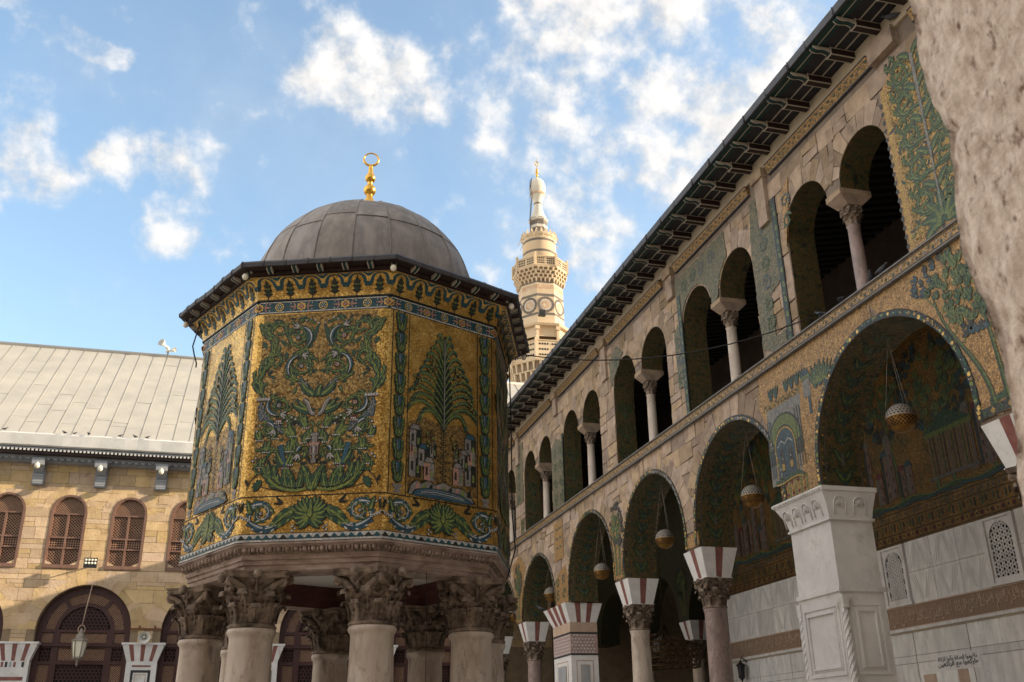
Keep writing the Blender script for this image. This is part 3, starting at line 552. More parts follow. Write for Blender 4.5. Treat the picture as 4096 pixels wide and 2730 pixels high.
def scroll_band():
    o=Orn(FF); z0,z1=4.355,4.88; base_grid(o,z0,z1,gold)
    o.rect(-LF/2,LF/2,z0,z0+.008,dark,0)
    for mx in (1,-1):
        o.mx=mx
        o.vine(bez((.06,4.58),(.22,4.72),(.34,4.62),(.52,4.45),12),.10,.05,grn,lgr,6,.15,wf=lambda t:.05+.07*math.sin(PI*t))
        o.vine(bez((.46,4.47),(.62,4.38),(.78,4.42),(.86,4.52),10)+spiral(.70,4.64,.17,.05,-.2,1.15,20),.06,.02,blu,wht,0)
        o.vine(spiral(.70,4.64,.16,.05,-.1,1.2,24),.05,.02,grn,lgr,7,.12); o.disc((.70,4.64),.035,dark,5,8); o.disc((.70,4.64),.025,gry,6,8)
        o.leaf((.62,4.42),.2,.28,.07,blu,wht,3,bend=.5); o.leaf((.66,4.78),.1,.2,.07,blu,wht,3,bend=-.5); o.leaf((.84,4.62),1.4,.22,.08,grn,lgr,3,bend=-.3)
        for a in (.2,.6,1.0,1.35): o.leaf((.02,4.62),a,.25,.09,grn,lgr,3,bend=.9-a*.6)
        for a in (-.15,-.55,-.95,-1.3): o.leaf((.0,4.60),a,.24,.10,grn,lgr,4,bend=.8)
        o.vine(spiral(.09,4.72,.07,.02,0,.9,10),.03,.015,grn,lgr,0)
        o.stroke([(.86,4.56),(.94,4.58),(1.01,4.62)],.04,dark,3); o.stroke([(.86,4.57),(.94,4.59),(1.01,4.63)],.014,wht,4); o.pearls((.86,4.54),(1.0,4.595),4,.013,5)
        for p in ((.98,4.80),(.93,4.76),(.20,4.42),(.24,4.39),(.24,4.45)): o.disc(p,.022,dark,2,7); o.disc(p,.015,wht,3,7)
        o.leaf((.99,4.66),1.6,.14,.03,dark,None,1); o.leaf((.40,4.78),.6,.13,.03,dark,None,1); o.leaf((.40,4.78),-.2,.12,.03,dark,None,1)
    o.mx=1
    o.disc((0,4.63),.05,dark,8,8,.08); o.disc((0,4.63),.036,lgr,9,8,.065); o.leaf((0,4.66),1.57,.18,.09,grn,lgr,7,bend=0)
    # zigzag border
    b0=4.25; n=17
    base_grid(o,b0,z0,wht,.06)
    o.rect(-LF/2+.03,LF/2-.03,b0+.028,b0+.045,dark,0)
    for k in range(n):
        u0=-LF/2+LF*k/n; u1=u0+LF/n; um=(u0+u1)/2; o.pg([(u0,b0+.03),(u1,b0+.03),(um+.008,b0+.088),(um-.008,b0+.088)],teal if k%5 else dark,1)
    return o.mesh('scroll_band',OM)
def cove():
    def prof(t): # concave gold cove from blue band to soffit
        return RV+.02+.19*(1-math.cos(t*PI/2))**.9*1.0+.0*t, 7.90+.33*math.sin(t*PI/2)**.9
    def F(u,v,h):   # u in -1..1, v in 0..1
        r,z=prof(max(0,min(1,v))); r=r+h*.8; return (u*r*math.sin(PI/8),-r*math.cos(PI/8),z-h*.5)
    o=Orn(F); o.grid(lambda i,j:F(i*2-1,j,0),8,10,gold)
    o.rect(-1,1,0,.03,dark,0); o.rect(-1,1,.93,.965,gline,1); o.rect(-1,1,.965,1,gry,0)
    n=6; W=2/n
    for k in range(n):
        c=-1+W*(k+.5)
        arc=[(c-W*.5,.30)]+[(c+W*.40*math.cos(PI*(1-q/14)),.46+.40*math.sin(PI*(1-q/14))) for q in range(15)]+[(c+W*.5,.30)]
        o.stroke(arc,.085,teal,1)
        arc2=[(c+W*.50*math.cos(PI*(1-q/14)),.46+.44*math.sin(PI*(1-q/14))) for q in range(15)]
        o.stroke(arc2,.05,gline,2)
        o.pg([(c+W*.5-W*.28,.93),(c+W*.5+W*.28,.93),(c+W*.5,.62)],teal,0) if k<n-1 else None
        o.pg([(c+W*.5-W*.15,.90),(c+W*.5+W*.15,.90),(c+W*.5,.74)],gline,2) if k<n-1 else None
        w=.052
        lf=[(c,.10),(c-w*1.5,.20),(c-w*.7,.22),(c-w*1.25,.34),(c-w*.8,.36),(c-w*1.0,.50),(c-w*.5,.55),(c,.72),(c+w*.5,.55),(c+w*1.0,.50),(c+w*.8,.36),(c+w*1.25,.34),(c+w*.7,.22),(c+w*1.5,.20)]
        o.pg(lf,dark,3)
        for sd in (1,-1):
            for v in (.18,.32,.45): o.pg([(c+sd*.006,v),(c+sd*w*.75,v+.05),(c+sd*w*.6,v+.12),(c+sd*.006,v+.07)],lgr if v>.3 else grn,4)
        o.rect(c-.006,c+.006,.02,.12,dark,3)
    return o.mesh('frieze',OM)
mp,ms,mb_,msb,mc=panel_palm(),panel_scroll(),blue_band(),scroll_band(),cove()
for i in range(8):
    rz=rotf(i)
    link('mosaic_panel',mp if i%2==0 else ms,tre,rz=rz); link('blue_band',mb_,tre,rz=rz); link('scroll_band',msb,tre,rz=rz); link('frieze',mc,tre,rz=rz)
# entablature: octagonal rings (profile in vertex radius), inside as well
def octring(m,prof,mat=0,smooth=False,mats=None): m.lathe(prof,PC,8,mat,smooth,TH,mats)
e=MB(); octring(e,[(2.63,4.248),(2.655,4.235),(2.655,4.215),(2.62,4.20),(2.60,4.18),(2.575,4.15),(2.535,4.105),(2.515,4.10),(2.515,4.03),(2.488,4.022),(2.488,3.965),(2.462,3.957),(2.462,3.885),(2.42,3.872),(1.95,3.872)],0,False,[0,0,0,0,2,2,2]+[0]*8); octring(e,[(1.95,3.872),(1.95,4.0),(1.93,4.01),(1.93,4.12),(1.9,4.13),(1.9,4.25)],1)  # darker stone on the egg zone paints in the shade of its cavities
for i in range(8):  # egg moulding + bead row
    a=TH+PI/8+PI/4*i; n=Vector((math.cos(a),math.sin(a),0)); t=Vector((-n.y,n.x,0)); ap=2.60*math.cos(PI/8)
    for k in range(16):
        u=(k-7.5)*.121; c=Vector((PC[0],PC[1],0))+n*(ap-.005)+t*u; e.ball((c.x,c.y,4.155),.034,7,5,0,(1,1,1.1))
        c2=c-n*.035+t*.06; e.ball((c2.x,c2.y,4.115),.016,5,4,0)
        e.box(c.x+t.x*.06-.012,c.x+t.x*.06+.012,c.y+t.y*.06-.012,c.y+t.y*.06+.012,4.125,4.195)
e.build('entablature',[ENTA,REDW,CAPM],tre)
e=MB(); octring(e,[(1.92,4.24),(.02,4.26)]); e.build('ceiling',[WHTP],tre)
# eaves: soffit, lead fascia, roof skirt, brackets
e=MB(); octring(e,[(2.80,8.235),(2.90,8.25),(2.90,8.29),(2.84,8.30),(3.05,8.318)],0); e.build('soffit',[WOODD],tre)
e=MB(); R_=random.Random(2)
for i in range(8):
    a0,a1=TH+PI/4*i,TH+PI/4*(i+1); A=Vector((math.cos(a0),math.sin(a0),0)); B=Vector((math.cos(a1),math.sin(a1),0)); c=Vector((*PC,0)); n=7; ring=[]
    for k in range(n+1):
        d=A.lerp(B,k/n); j=R_.uniform(-.012,.012) if 0<k<n else 0; ring.append([c+d*3.035+Vector((0,0,8.318+j*.4)),c+d*(3.075+j)+Vector((0,0,8.312+j*.6)),c+d*(3.085+j)+Vector((0,0,8.372)),c+d*(3.06)+Vector((0,0,8.405+j)),c+d*2.95+Vector((0,0,8.435))])
    for k in range(n):
        for q in range(4): e.add([ring[k][q],ring[k+1][q],ring[k+1][q+1],ring[k][q+1]],[(0,1,2,3)])
        p,q=ring[k][2],ring[k][3]
        e.tube([ring[k][1],ring[k][2],ring[k][3]],.012,5)
e.build('eave_edge',[LEADD],tre)
e=MB(); octring(e,[(2.955,8.432),(2.05,8.78),(1.9,8.78)]); e.build('roof_skirt',[LEAD],tre)
bm_=MB()
def bracket(m,F):   # S-curved painted bracket: cream edges, teal face
    for s_,mm in ((-.032,1),(.032,1),(0,0)):
        w=.008 if mm else .026
        pts=[(2.62+.38*t+0,8.245+.055*t+.02*math.sin(t*2*PI)-(.03 if t<.12 else 0)) for t in [i/9 for i in range(10)]]
        for i in range(9):
            (r0,z0),(r1,z1)=pts[i],pts[i+1]
            m.hexa([F(r0,s_-w,z0-.012-.004*mm),F(r1,s_-w,z1-.012-.004*mm),F(r1,s_+w,z1-.012-.004*mm),F(r0,s_+w,z0-.012-.004*mm)],[F(r0,s_-w,z0+.05),F(r1,s_-w,z1+.05),F(r1,s_+w,z1+.05),F(r0,s_+w,z0+.05)],mm)
bk=MB(); bracket(bk,lambda r,s_,z:(s_,-r*.935,z)); bkm=bk.mesh('eave_bracket',[TEALW,CREAM])
for i in range(8):
    for k in range(5):
        u=(k-2)*.385; rz=rotf(i); link('eave_bracket',bkm,tre,(math.cos(rz)*u,math.sin(rz)*u,0),rz)
    a=TH+PI/4*i
    link('eave_bracket',bkm,tre,(0.11*math.cos(a),.11*math.sin(a),0),a+PI/2)
# bulbs under the eave corners
b=MB(); b.tube([(0,0,.03),(0,0,-.02)],.018,8,1); b.ball((0,0,-.06),.047,12,9,0,(1,1,1.15)); bmesh_=b.mesh('light_bulb',[BULB,IRON])
for i in range(8):
    a=TH+PI/4*i-.005; link('light_bulb',bmesh_,tre,(2.965*math.cos(a),2.965*math.sin(a),8.262))
# dome of lead sheets
e=MB(); NP=20; prof=lambda z:1.985*math.sqrt(max(0,1-max(0,(z-8.78)/2.27)**2.05))
def domept(a,s_): # s_ 0..1 over arc
    t=s_*PI/2; r=1.985*math.cos(t)**.98 if t<PI/2-.001 else 0; return (PC[0]+r*math.cos(a),PC[1]+r*math.sin(a),8.76+1.98*math.sin(t))
R_=random.Random(9)
for k in range(NP):
    a0=2*PI*(k+.27)/NP; a1=a0+2*PI/NP; cuts=[0,R_.uniform(.30,.40),R_.uniform(.52,.70),.865,1]
    if k%3==0: cuts[2]=.6
    for q in range(4):
        off=.004*(q%2)+.002*(k%2)
        def fn(i,j): 
            p=domept(a0+(a1-a0)*i,cuts[q]+(cuts[q+1]-cuts[q])*j); d=Vector((p[0]-PC[0],p[1]-PC[1],p[2]-8.76)); d=d*(1+off+.0015*math.sin(j*9+k)); return (PC[0]+d.x,PC[1]+d.y,8.76+d.z)
        e.grid(fn,4,7)
    e.tube([domept(a0,j/24*.985) for j in range(25)],.017,6,1)
    for q in (1,2):
        e.tube([tuple(PC[z]*(1-1.004)+1.004*c if z<2 else c for z,c in enumerate(domept(a0+(a1-a0)*j/4,cuts[q]))) for j in range(5)],.009,5,1)
e.build('dome',[LEAD,SEAM],tre)
e=MB()
e.lathe([(.22,10.70),(.20,10.76),(.095,11.06),(.066,11.11),(.062,11.165)]+[(.118*math.sin(t),11.28-.118*math.cos(t)) for t in [.5+i*.25 for i in range(10)]]+[(.047,11.41),(.047,11.44)]+[(.100*math.sin(t),11.545-.10*math.cos(t)) for t in [.5+i*.25 for i in range(9)]]+[(.058,11.65),(.044,11.70),(.040,11.80),(.04,11.83),(.01,11.835)],PC,24)
e.tube([(PC[0]+.138*math.cos(t)*.98,PC[1]-.138*math.cos(t)*.15,11.965+.138*math.sin(t)) for t in [-PI/2+2*PI*i/28 for i in range(29)]],[.024 if i<6 or i>22 else .020-.006*math.sin(PI*(i-6)/16) for i in range(29)],8)
e.build('finial',[BRASS],tre)
# columns
RC=2.20; cr=.285
capm=capital_mesh(cr*1.02,.73,.58,1)
s_=MB(); R2_=random.Random(3)
s_.lathe([(.40,0),(.40,.12),(.42,.2),(.40,.28),(.34,.3),(.33,.36),(.315,.45),(.318,1.6),(.305,2.4),(.292,2.98),(.300,3.03),(.325,3.06),(.335,3.09),(.322,3.125),(.295,3.14),(.28,3.15)],(0,0),32); shm=s_.mesh('column',[SHAFT])
for i in range(8):
    a=TH+PI/4*i; c=link('column',shm,tre,(RC*math.cos(a),RC*math.sin(a),0),a+.1*i); k=link('capital',capm,c,(0,0,3.14),PI/4-.1*i+(0 if i%2 else PI/8*0))

# ================================================================== 2. TWO-STOREY ARCADE
arc=thing('arcade','long two-storey stone arcade with paired upper arches and deep wooden eave, at right','arcade',(10,24,0))
XF=10.; XB=10.9
def FA(u,v,h): return (XF-h,u,v)
LOW=[(8.25,1.93,6.08),(13.03,2.02,6.09),(18.3,1.93,6.08),(22.8,1.93,6.08),(27.45,1.93,6.08),(32.8,1.95,5.74),(37.55,1.9,5.74),(41.9,1.6,5.8)]
UP=[(8.4,1.65,.0),(13.42,1.65,0),(18.25,1.76,0),(22.93,1.86,0),(27.75,1.75,0),(32.5,1.68,0),(37.1,1.68,0),(41.4,1.5,0)]   # centre, half width of the pair
UZ=10.95; IMPH=.22
Y0,Y1=5.6,44.0; ZS=8.55
upa=[]   # upper arches: centre, radius
for c,hw,_ in UP: r=(hw-IMPH)/2; upa+=[(c-hw+r,r,c-hw,hw,c),(c+hw-r,r,c+hw,hw,c)]
def arcpts(c,r,zc,n=20): return [(c+r*math.cos(PI*(1-i/n)),zc+r*math.sin(PI*(1-i/n))) for i in range(n+1)]
XBU=10.6
def wall_faces(m,x0_,flip,mat):
    def q(a,b,c,d):
        x=XBU if (flip and min(a[1],b[1])>8.7) else x0_
        m.add([(x,*a),(x,*b),(x,*c),(x,*d)],[(0,1,2,3) if flip else (3,2,1,0)],mat)
    edges=[Y0]
    for c,r,zc in LOW: edges+=[c-r,c+r]
    edges.append(Y1)
    for i in range(0,len(edges),2):   # lower piers above imposts
        q((edges[i],5.7),(edges[i+1],5.7),(edges[i+1],ZS),(edges[i],ZS))
    for c,r,zc in LOW:
        P=[(c-r,5.7)]+arcpts(c,r,zc)+[(c+r,5.7)]
        for a,b in zip(P[1:-1],P[2:-1]): q(a,b,(b[0],ZS),(a[0],ZS))
    q((Y0,ZS),(Y1,ZS),(Y1,8.78),(Y0,8.78))
    ed=[Y0]
    for c,hw,_ in UP: ed+=[c-hw,c+hw]
    ed.append(Y1)
    for i in range(0,len(ed),2): q((ed[i],8.78),(ed[i+1],8.78),(ed[i+1],13.1),(ed[i],13.1))
    for c,hw,_ in UP:
        for s in (-1,1):
            r=(hw-IMPH)/2; cc=c+s*(IMPH+r)
            P=arcpts(cc,r,UZ,14)
            for a,b in zip(P,P[1:]): q(a,b,(b[0],13.1),(a[0],13.1))
        q((c-IMPH,UZ-.001),(c+IMPH,UZ-.001),(c+IMPH,13.1),(c-IMPH,13.1))
w=MB(); wall_faces(w,XF,False,0); wall_faces(w,XB,True,0)
w.build('wall',[MORT],arc)
# soffits of the arches (mosaic lined) - separate parts
for c,r,zc in LOW:
    s=MB(); P=[(c-r,5.72)]+arcpts(c,r,zc,26)+[(c+r,5.72)]
    for a,b in zip(P,P[1:]): s.add([(XF-.004,*a),(XB+.004,*a),(XB+.004,*b),(XF-.004,*b)],[(0,1,2,3)],0,True)
    # inlaid candelabra and borders
    L_=[0]
    for a,b in zip(P,P[1:]): L_.append(L_[-1]+math.hypot(b[0]-a[0],b[1]-a[1]))
    def FS(u,v,h,P=P,L_=L_):
        u=max(0,min(L_[-1]-1e-4,u)); i=max(k for k in range(len(L_)-1) if L_[k]<=u); t=(u-L_[i])/(L_[i+1]-L_[i]); a,b=P[i],P[i+1]
        nx,nz=-(b[1]-a[1]),(b[0]-a[0]); q=math.hypot(nx,nz); y=a[0]+(b[0]-a[0])*t; z=a[1]+(b[1]-a[1])*t
        return (XF+.45+v,y-nx/q*h,z-nz/q*h)
    o=Orn(FS); T=L_[-1]
    for sd in (-1,1):
        o.stroke([(T*i/40,sd*.36) for i in range(41)],.02,gry,0)
        for k in range(int(T/.13)): o.disc((.06+k*.13,sd*.41),.028,(gline,lgr,gline,grn)[k%4],0,6)
    for half in (0,1):
        f=(lambda u:u) if not half else (lambda u:T-u)
        dd=1 if not half else -1
        u=.15
        while u<T/2-.25:
            o.rect(f(u),f(u+.22),-.03,.03,blu if int(u*7)%3 else gry,1)
            for sd in (1,-1):
                o.leaf((f(u+.05),0),(0 if not half else PI)+sd*dd*.9,.30,.10,grn,lgr,1,bend=-sd*dd*.7); o.leaf((f(u+.16),sd*.03),(0 if not half else PI)+sd*dd*.6,.24,.07,grn,None,1,bend=sd*dd*.9)
            u+=.36
    b0=len(s.v); s.v+=o.v; s.f+=[[i+b0 for i in f_] for f_ in o.f]; s.m+=[m_+1 for m_ in o.m]; s.s+=o.s
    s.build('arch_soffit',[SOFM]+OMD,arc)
UCAP=capital_mesh(.116,.35,.205,4,False)
for c,hw,_ in UP:
    for sgn in (-1,1):
        r=(hw-IMPH)/2; cc=c+sgn*(IMPH+r); s=MB(); P=arcpts(cc,r,UZ,16)
        if sgn<0: P=[(c-hw,8.78)]+P
        else: P=P+[(c+hw,8.78)]
        k=0
        for a,b in zip(P,P[1:]): s.add([(XF-.003,*a),(XBU+.003,*a),(XBU+.003,*b),(XF-.003,*b)],[(0,1,2,3)],0,True)
        if sgn>0:   # far jamb in view: mosaic scrolls on the reveal
            def FJ(u,v,h,y=c+hw): return (XF+.30+u*.66,y-h,v)
            o=Orn(FJ); 
            if c>20:
                for z0 in (8.95,9.6,10.25):
                    for mx in (1,-1):
                        o.mx=mx; o.vine(spiral(.16,z0+.3,.15,.04,-1.5,1.1,18),.035,.012,grn,lgr,4,.12); o.leaf((.02,z0),1.1,.28,.09,grn,lgr,1,bend=-.5)
                    o.mx=1; o.rect(-.02,.02,z0,z0+.3,gry,2)
            b0=len(s.v); s.v+=o.v; s.f+=[[i+b0 for i in f_] for f_ in o.f]; s.m+=[m_+1 for m_ in o.m]; s.s+=o.s
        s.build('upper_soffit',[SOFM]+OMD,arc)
    # little column between the pair
    if c<43:
        q=MB(); q.lathe([(.19,8.72),(.19,8.80),(.18,8.84),(.145,8.88),(.125,8.92),(.122,9.6),(.112,10.26),(.128,10.29),(.112,10.32)],(10.30,c),16)
        pl=SHAFP if c in (13.42,) else SHAFT
        col=q.build('upper_column',[pl],arc,(10.30,c,8.72))
        link('capital',UCAP,col,(0,0,1.57))
        q=MB(); a_,b_=.155,IMPH+.006
        q.hexa([(10.30-a_,c-.15,10.67),(10.30+a_,c-.15,10.67),(10.30+a_,c+.15,10.67),(10.30-a_,c+.15,10.67)],[(9.97,c-b_,10.83),(10.62,c-b_,10.83),(10.62,c+b_,10.83),(9.97,c+b_,10.83)])
        q.box(9.966,10.624,c-b_-.004,c+b_+.004,10.831,10.945)
        q.build('impost_block',[STONE],col)
# masonry facing
def masonry(m,F,u0,u1,z0,z1,ops,ch=.36,wl=(.35,.8),jit=.05,gap=.012,proud=.012,seed=1,mat=0):
    """ops: list of (centre,r,zc,zbottom) - blocked |u-c|<half(z)"""
    R_=random.Random(seed)
    def half(op,z):
        c,r,zc,zb=op[:4]
        if z<zb or z>zc+r: return 0
        if len(op)>4: return r if z<=zc else 0
        return r if z<zc else math.sqrt(max(0,r*r-(z-zc)**2))
    z=z0
    while z<z1-.05:
        zt=min(z1,z+ch*R_.uniform(.75,1.3)); 
        if z1-zt<.12: zt=z1
        zm=(z+zt)/2
        bl=[]
        for op in ops:
            h=max(half(op,zm),min(half(op,z+.02),half(op,zt-.02)))
            if h>0: bl.append((op[0]-h,op[0]+h,op))
        bl.sort(key=lambda x:x[0]); free=[];cur=u0;lop=None
        for a,b,op in bl:
            if a>cur+.03: free.append((cur,a,lop,op))
            if b>cur: cur=b; lop=op
        if cur<u1-.03: free.append((cur,u1,lop,None))
        for a,b,lo_,ro in free:
            if a<u0: continue
            n=max(1,int(round((b-a)/R_.uniform(*wl)))); cu=[a]
            for k in range(1,n): cu.append(a+(b-a)*(k+R_.uniform(-.25,.25))/n)
            cu.append(b)
            for k in range(n):
                l0=l1=cu[k]; r0=r1=cu[k+1]
                if k==0 and lo_: l0,l1=lo_[0]+half(lo_,z),lo_[0]+half(lo_,zt); l1=l1 if l1>lo_[0] else min(r1-.02,l0)
                if k==n-1 and ro: r0,r1=ro[0]-half(ro,z),ro[0]-half(ro,zt); r1=r1 if r1<ro[0] else max(l1+.02,r0)
                g=gap/2; j=lambda:R_.uniform(-jit,jit)*.2
                if r0-l0<.03 and r1-l1<.03: continue
                pr=proud*R_.uniform(.6,1.5)
                rows=[(z,zt)]
                if R_.random()<.18 and zt-z>.28: zz=(z+zt)/2; rows=[(z,zz),(zz,zt)]
                for za,zb in rows:
                    ta=(za-z)/(zt-z); tb=(zb-z)/(zt-z)
                    la,lb=l0+(l1-l0)*ta,l0+(l1-l0)*tb; ra,rb=r0+(r1-r0)*ta,r0+(r1-r0)*tb
                    q=[(la+g,za+g+j()*.3),(ra-g,za+g+j()*.3),(rb-g+j()*.3,zb-g),(lb+g+j()*.3,zb-g)]
                    m.prism(F,q,.002,pr,mat)
        z=zt
def voussoirs(m,F,c,r,zc,t,n,seed,a0=0,a1=PI,gap=.012,proud=.018,mat=0):
    R_=random.Random(seed); cuts=[0]
    for k in range(1,n): cuts.append((k+R_.uniform(-.28,.28))/n)
    cuts.append(1)
    for k in range(n):
        A,B=a0+(a1-a0)*cuts[k],a0+(a1-a0)*cuts[k+1]; tt=t*R_.uniform(.75,1.2); g=gap/2
        P=[(c+(r+.004)*math.cos(A+(B-A)*i/3+(g/r if i==0 else -g/r if i==3 else 0)),zc+(r+.004)*math.sin(A+(B-A)*i/3+(g/r if i==0 else -g/r if i==3 else 0))) for i in range(4)]
        Q=[(c+(r+tt)*math.cos(A+(B-A)*i/3+(g/r if i==0 else -g/r if i==3 else 0)),zc+(r+tt)*math.sin(A+(B-A)*i/3+(g/r if i==0 else -g/r if i==3 else 0))) for i in (3,2,1,0)]
        m.prism(F,P+Q,.003,proud*R_.uniform(.8,1.2),mat)
m=MB()
masonry(m,FA,Y0,Y1,5.72,8.55,[(c,r+.34,zc,0) for c,r,zc in LOW],.48,(.40,.90),seed=3,jit=.5,gap=.020,proud=.020)
ops=[]
for c,hw,_ in UP:
    r=(hw-IMPH)/2
    ops+=[(c-hw+r,r+.22,UZ,10.9),(c+hw-r,r+.22,UZ,10.9),(c,hw+.01,UZ,0,1)]
masonry(m,FA,Y0,Y1,8.79,12.42,ops,.42,(.32,.75),seed=8,jit=.5,gap=.020,proud=.020)
for k,(c,r,zc) in enumerate(LOW): voussoirs(m,FA,c,r+.11,zc,.42,19,k,gap=.018,proud=.026)
for k,(c,hw,_) in enumerate(UP):
    r=(hw-IMPH)/2
    for s in (-1,1): voussoirs(m,FA,c+s*(IMPH+r),r,UZ,.42,9,40+k*2+s,.25 if s<0 else .0,PI if s<0 else PI-.25)
m.build('stone_facing',[STONE],arc)
# arch edge garlands
for k,(c,r,zc) in enumerate(LOW):
    o=Orn(lambda u,v,h:FA(u,v,h+.040)); P=[(c-r-.055,5.75)]+arcpts(c,r+.055,zc,30)+[(c+r+.055,5.75)]
    o.stroke(P,.11,dark,0); L_=[0]
    for a,b in zip(P,P[1:]): L_.append(L_[-1]+math.hypot(b[0]-a[0],b[1]-a[1]))
    n=int(L_[-1]/.085); R_=random.Random(k)
    for i in range(n):
        u=(i+.5)/n*L_[-1]; q=max(j for j in range(len(L_)-1) if L_[j]<=u); t=(u-L_[q])/(L_[q+1]-L_[q]); p=(P[q][0]+(P[q+1][0]-P[q][0])*t,P[q][1]+(P[q+1][1]-P[q][1])*t)
        worn=(p[0]<c-.3 and p[1]>zc+.3) and k!=1
        col=gry if worn and R_.random()<.75 else R_.choice((gline,gline,grn,lgr,goldb,grn))
        o.disc((p[0]+R_.uniform(-.025,.025),p[1]+R_.uniform(-.02,.02)),R_.uniform(.026,.042),col,1,7)
        if not worn and i%2: o.disc((p[0]+.03,p[1]+.02),.012,wht,2,5)
    o.build('arch_garland',OM,arc)
# string course with running pattern
s=MB(); s.box(XF-.07,XF-.001,Y0,Y1,8.56,8.77,1); s.box(XF-.11,XF-.002,Y0,Y1,8.53,8.558,2); s.box(XF-.10,XF+.9,Y0,Y1,8.772,8.80,2)
o=Orn(lambda u,v,h:FA(u,v,h+.07))
n=int((Y1-Y0)/.10)
o.rect(Y0,Y1,8.59,8.605,dark,0); o.rect(Y0,Y1,8.735,8.75,dark,0)
for i in range(n):
    u=Y0+.05+i*.10; o.disc((u,8.67+.022*(-1)**i),.034,(gry,dark,grn)[i%3],0,6); o.disc((u,8.67+.022*(-1)**i),.020,(gline,grn,goldb,gry,gline,blu)[i%6],1,6); o.disc((u+.05,8.67-.035*(-1)**i),.013,wht if i%4==0 else gline,1,5)
b0=len(s.v); s.v+=o.v; s.f+=[[i+b0 for i in f_] for f_ in o.f]; s.m+=[m_+3 for m_ in o.m]; s.s+=o.s
s.build('string_course',[MORT,MORN,LEDG]+OMA,arc)
# cornice: mosaic moulding between pilaster strips, plaster above
strips=[10.9,15.72,20.45,25.3,30.1,34.9,39.6]
s=MB(); s.box(XF-.06,XF-.001,Y0,Y1,12.81,13.13,0)
s.build('plaster_band',[PLAS],arc)
for i,y in enumerate(strips):
    s=MB()
    if i==0: s.box(XF-.14,XF-.002,11.03,11.72,12.50,12.86,0)
    else: s.box(XF-.10,XF-.002,y-.16,y+.20,11.55 if i%2 else 12.0,12.598,0); s.box(XF-.15,XF-.002,y-.20,y+.26,12.60,12.805,0)
    s.build('pilaster_strip',[STONE],arc)
for a,b in zip([6]+strips,strips+[43.9]):
    a2,b2=a+.55,b-.32
    if a==10.9: a2=11.78
    if b==10.9: b2=10.6
    s=MB(); s.hexa([(XF-.05,a2,12.58),(XF-.001,a2,12.58),(XF-.001,b2,12.58),(XF-.05,b2,12.58)],[(XF-.12,a2,12.76),(XF-.001,a2,12.76),(XF-.001,b2,12.76),(XF-.12,b2,12.76)],0)
    s.box(XF-.13,XF-.002,a2,b2,12.762,12.785,1); s.box(XF-.06,XF-.002,a2,b2,12.55,12.578,1)
    o=Orn(lambda u,v,h:(XF-.05-.07*(v-12.5)/.34-h*.93,u,12.58+(v-12.5)*.53-h*.35)); n=int((b2-a2)/.10)
    for i in range(n):
        u=a2+.05+i*.10; o.disc((u,12.67+.05*(-1)**i),.046,dark,0,7); o.disc((u,12.67+.05*(-1)**i),.028,(grn,gline,lgr,goldb)[i%4],1,6); o.disc((u+.05,12.60),.020,gline,1,5); o.disc((u+.04,12.76),.016,blu,1,5); o.disc((u,12.56),.014,grn,1,5)
    b0=len(s.v); s.v+=o.v; s.f+=[[i+b0 for i in f_] for f_ in o.f]; s.m+=[m_+2 for m_ in o.m]; s.s+=o.s
    s.build('cornice_moulding',[MORN,LEADD]+OMA,arc)
# ---- façade mosaic fields
def field(name,pts,mat,orn=None,proud=.037):
    R4=random.Random(len(pts)*7+int(abs(pts[0][0])*50)); rag=[]
    for (a0,b0_),(a1,b1) in zip(pts,pts[1:]+pts[:1]):   # ragged losses along the edge
        k=max(1,int(math.hypot(a1-a0,b1-b0_)/.09))
        for t in range(k):
            j=.022 if 0<t else 0; rag.append((a0+(a1-a0)*t/k+R4.uniform(-j,j),b0_+(b1-b0_)*t/k+R4.uniform(-j,j)))
    m=MB(); m.prism(FA,rag if name=='wall_mosaic' else pts,.003,proud,0)
    o=Orn(lambda u,v,h:FA(u,v,h+proud-.003))
    if orn: orn(o)
    b0=len(m.v); m.v+=o.v; m.f+=[[i+b0 for i in f_] for f_ in o.f]; m.m+=[q+1 for q in o.m]; m.s+=o.s
    return m.build(name,[mat]+OMA,arc)
def above(c,r,zc,ua,ub,zt,n=14,zmin=5.75):   # field between an arch edge and zt
    out=[]
    for i in range(n+1):
        u=ua+(ub-ua)*i/n; d=abs(u-c); z=zc+math.sqrt(max(0,r*r-d*d)) if d<r else zmin
        out.append((u,max(z,zmin)))
    return out+[(ub,zt),(ua,zt)]
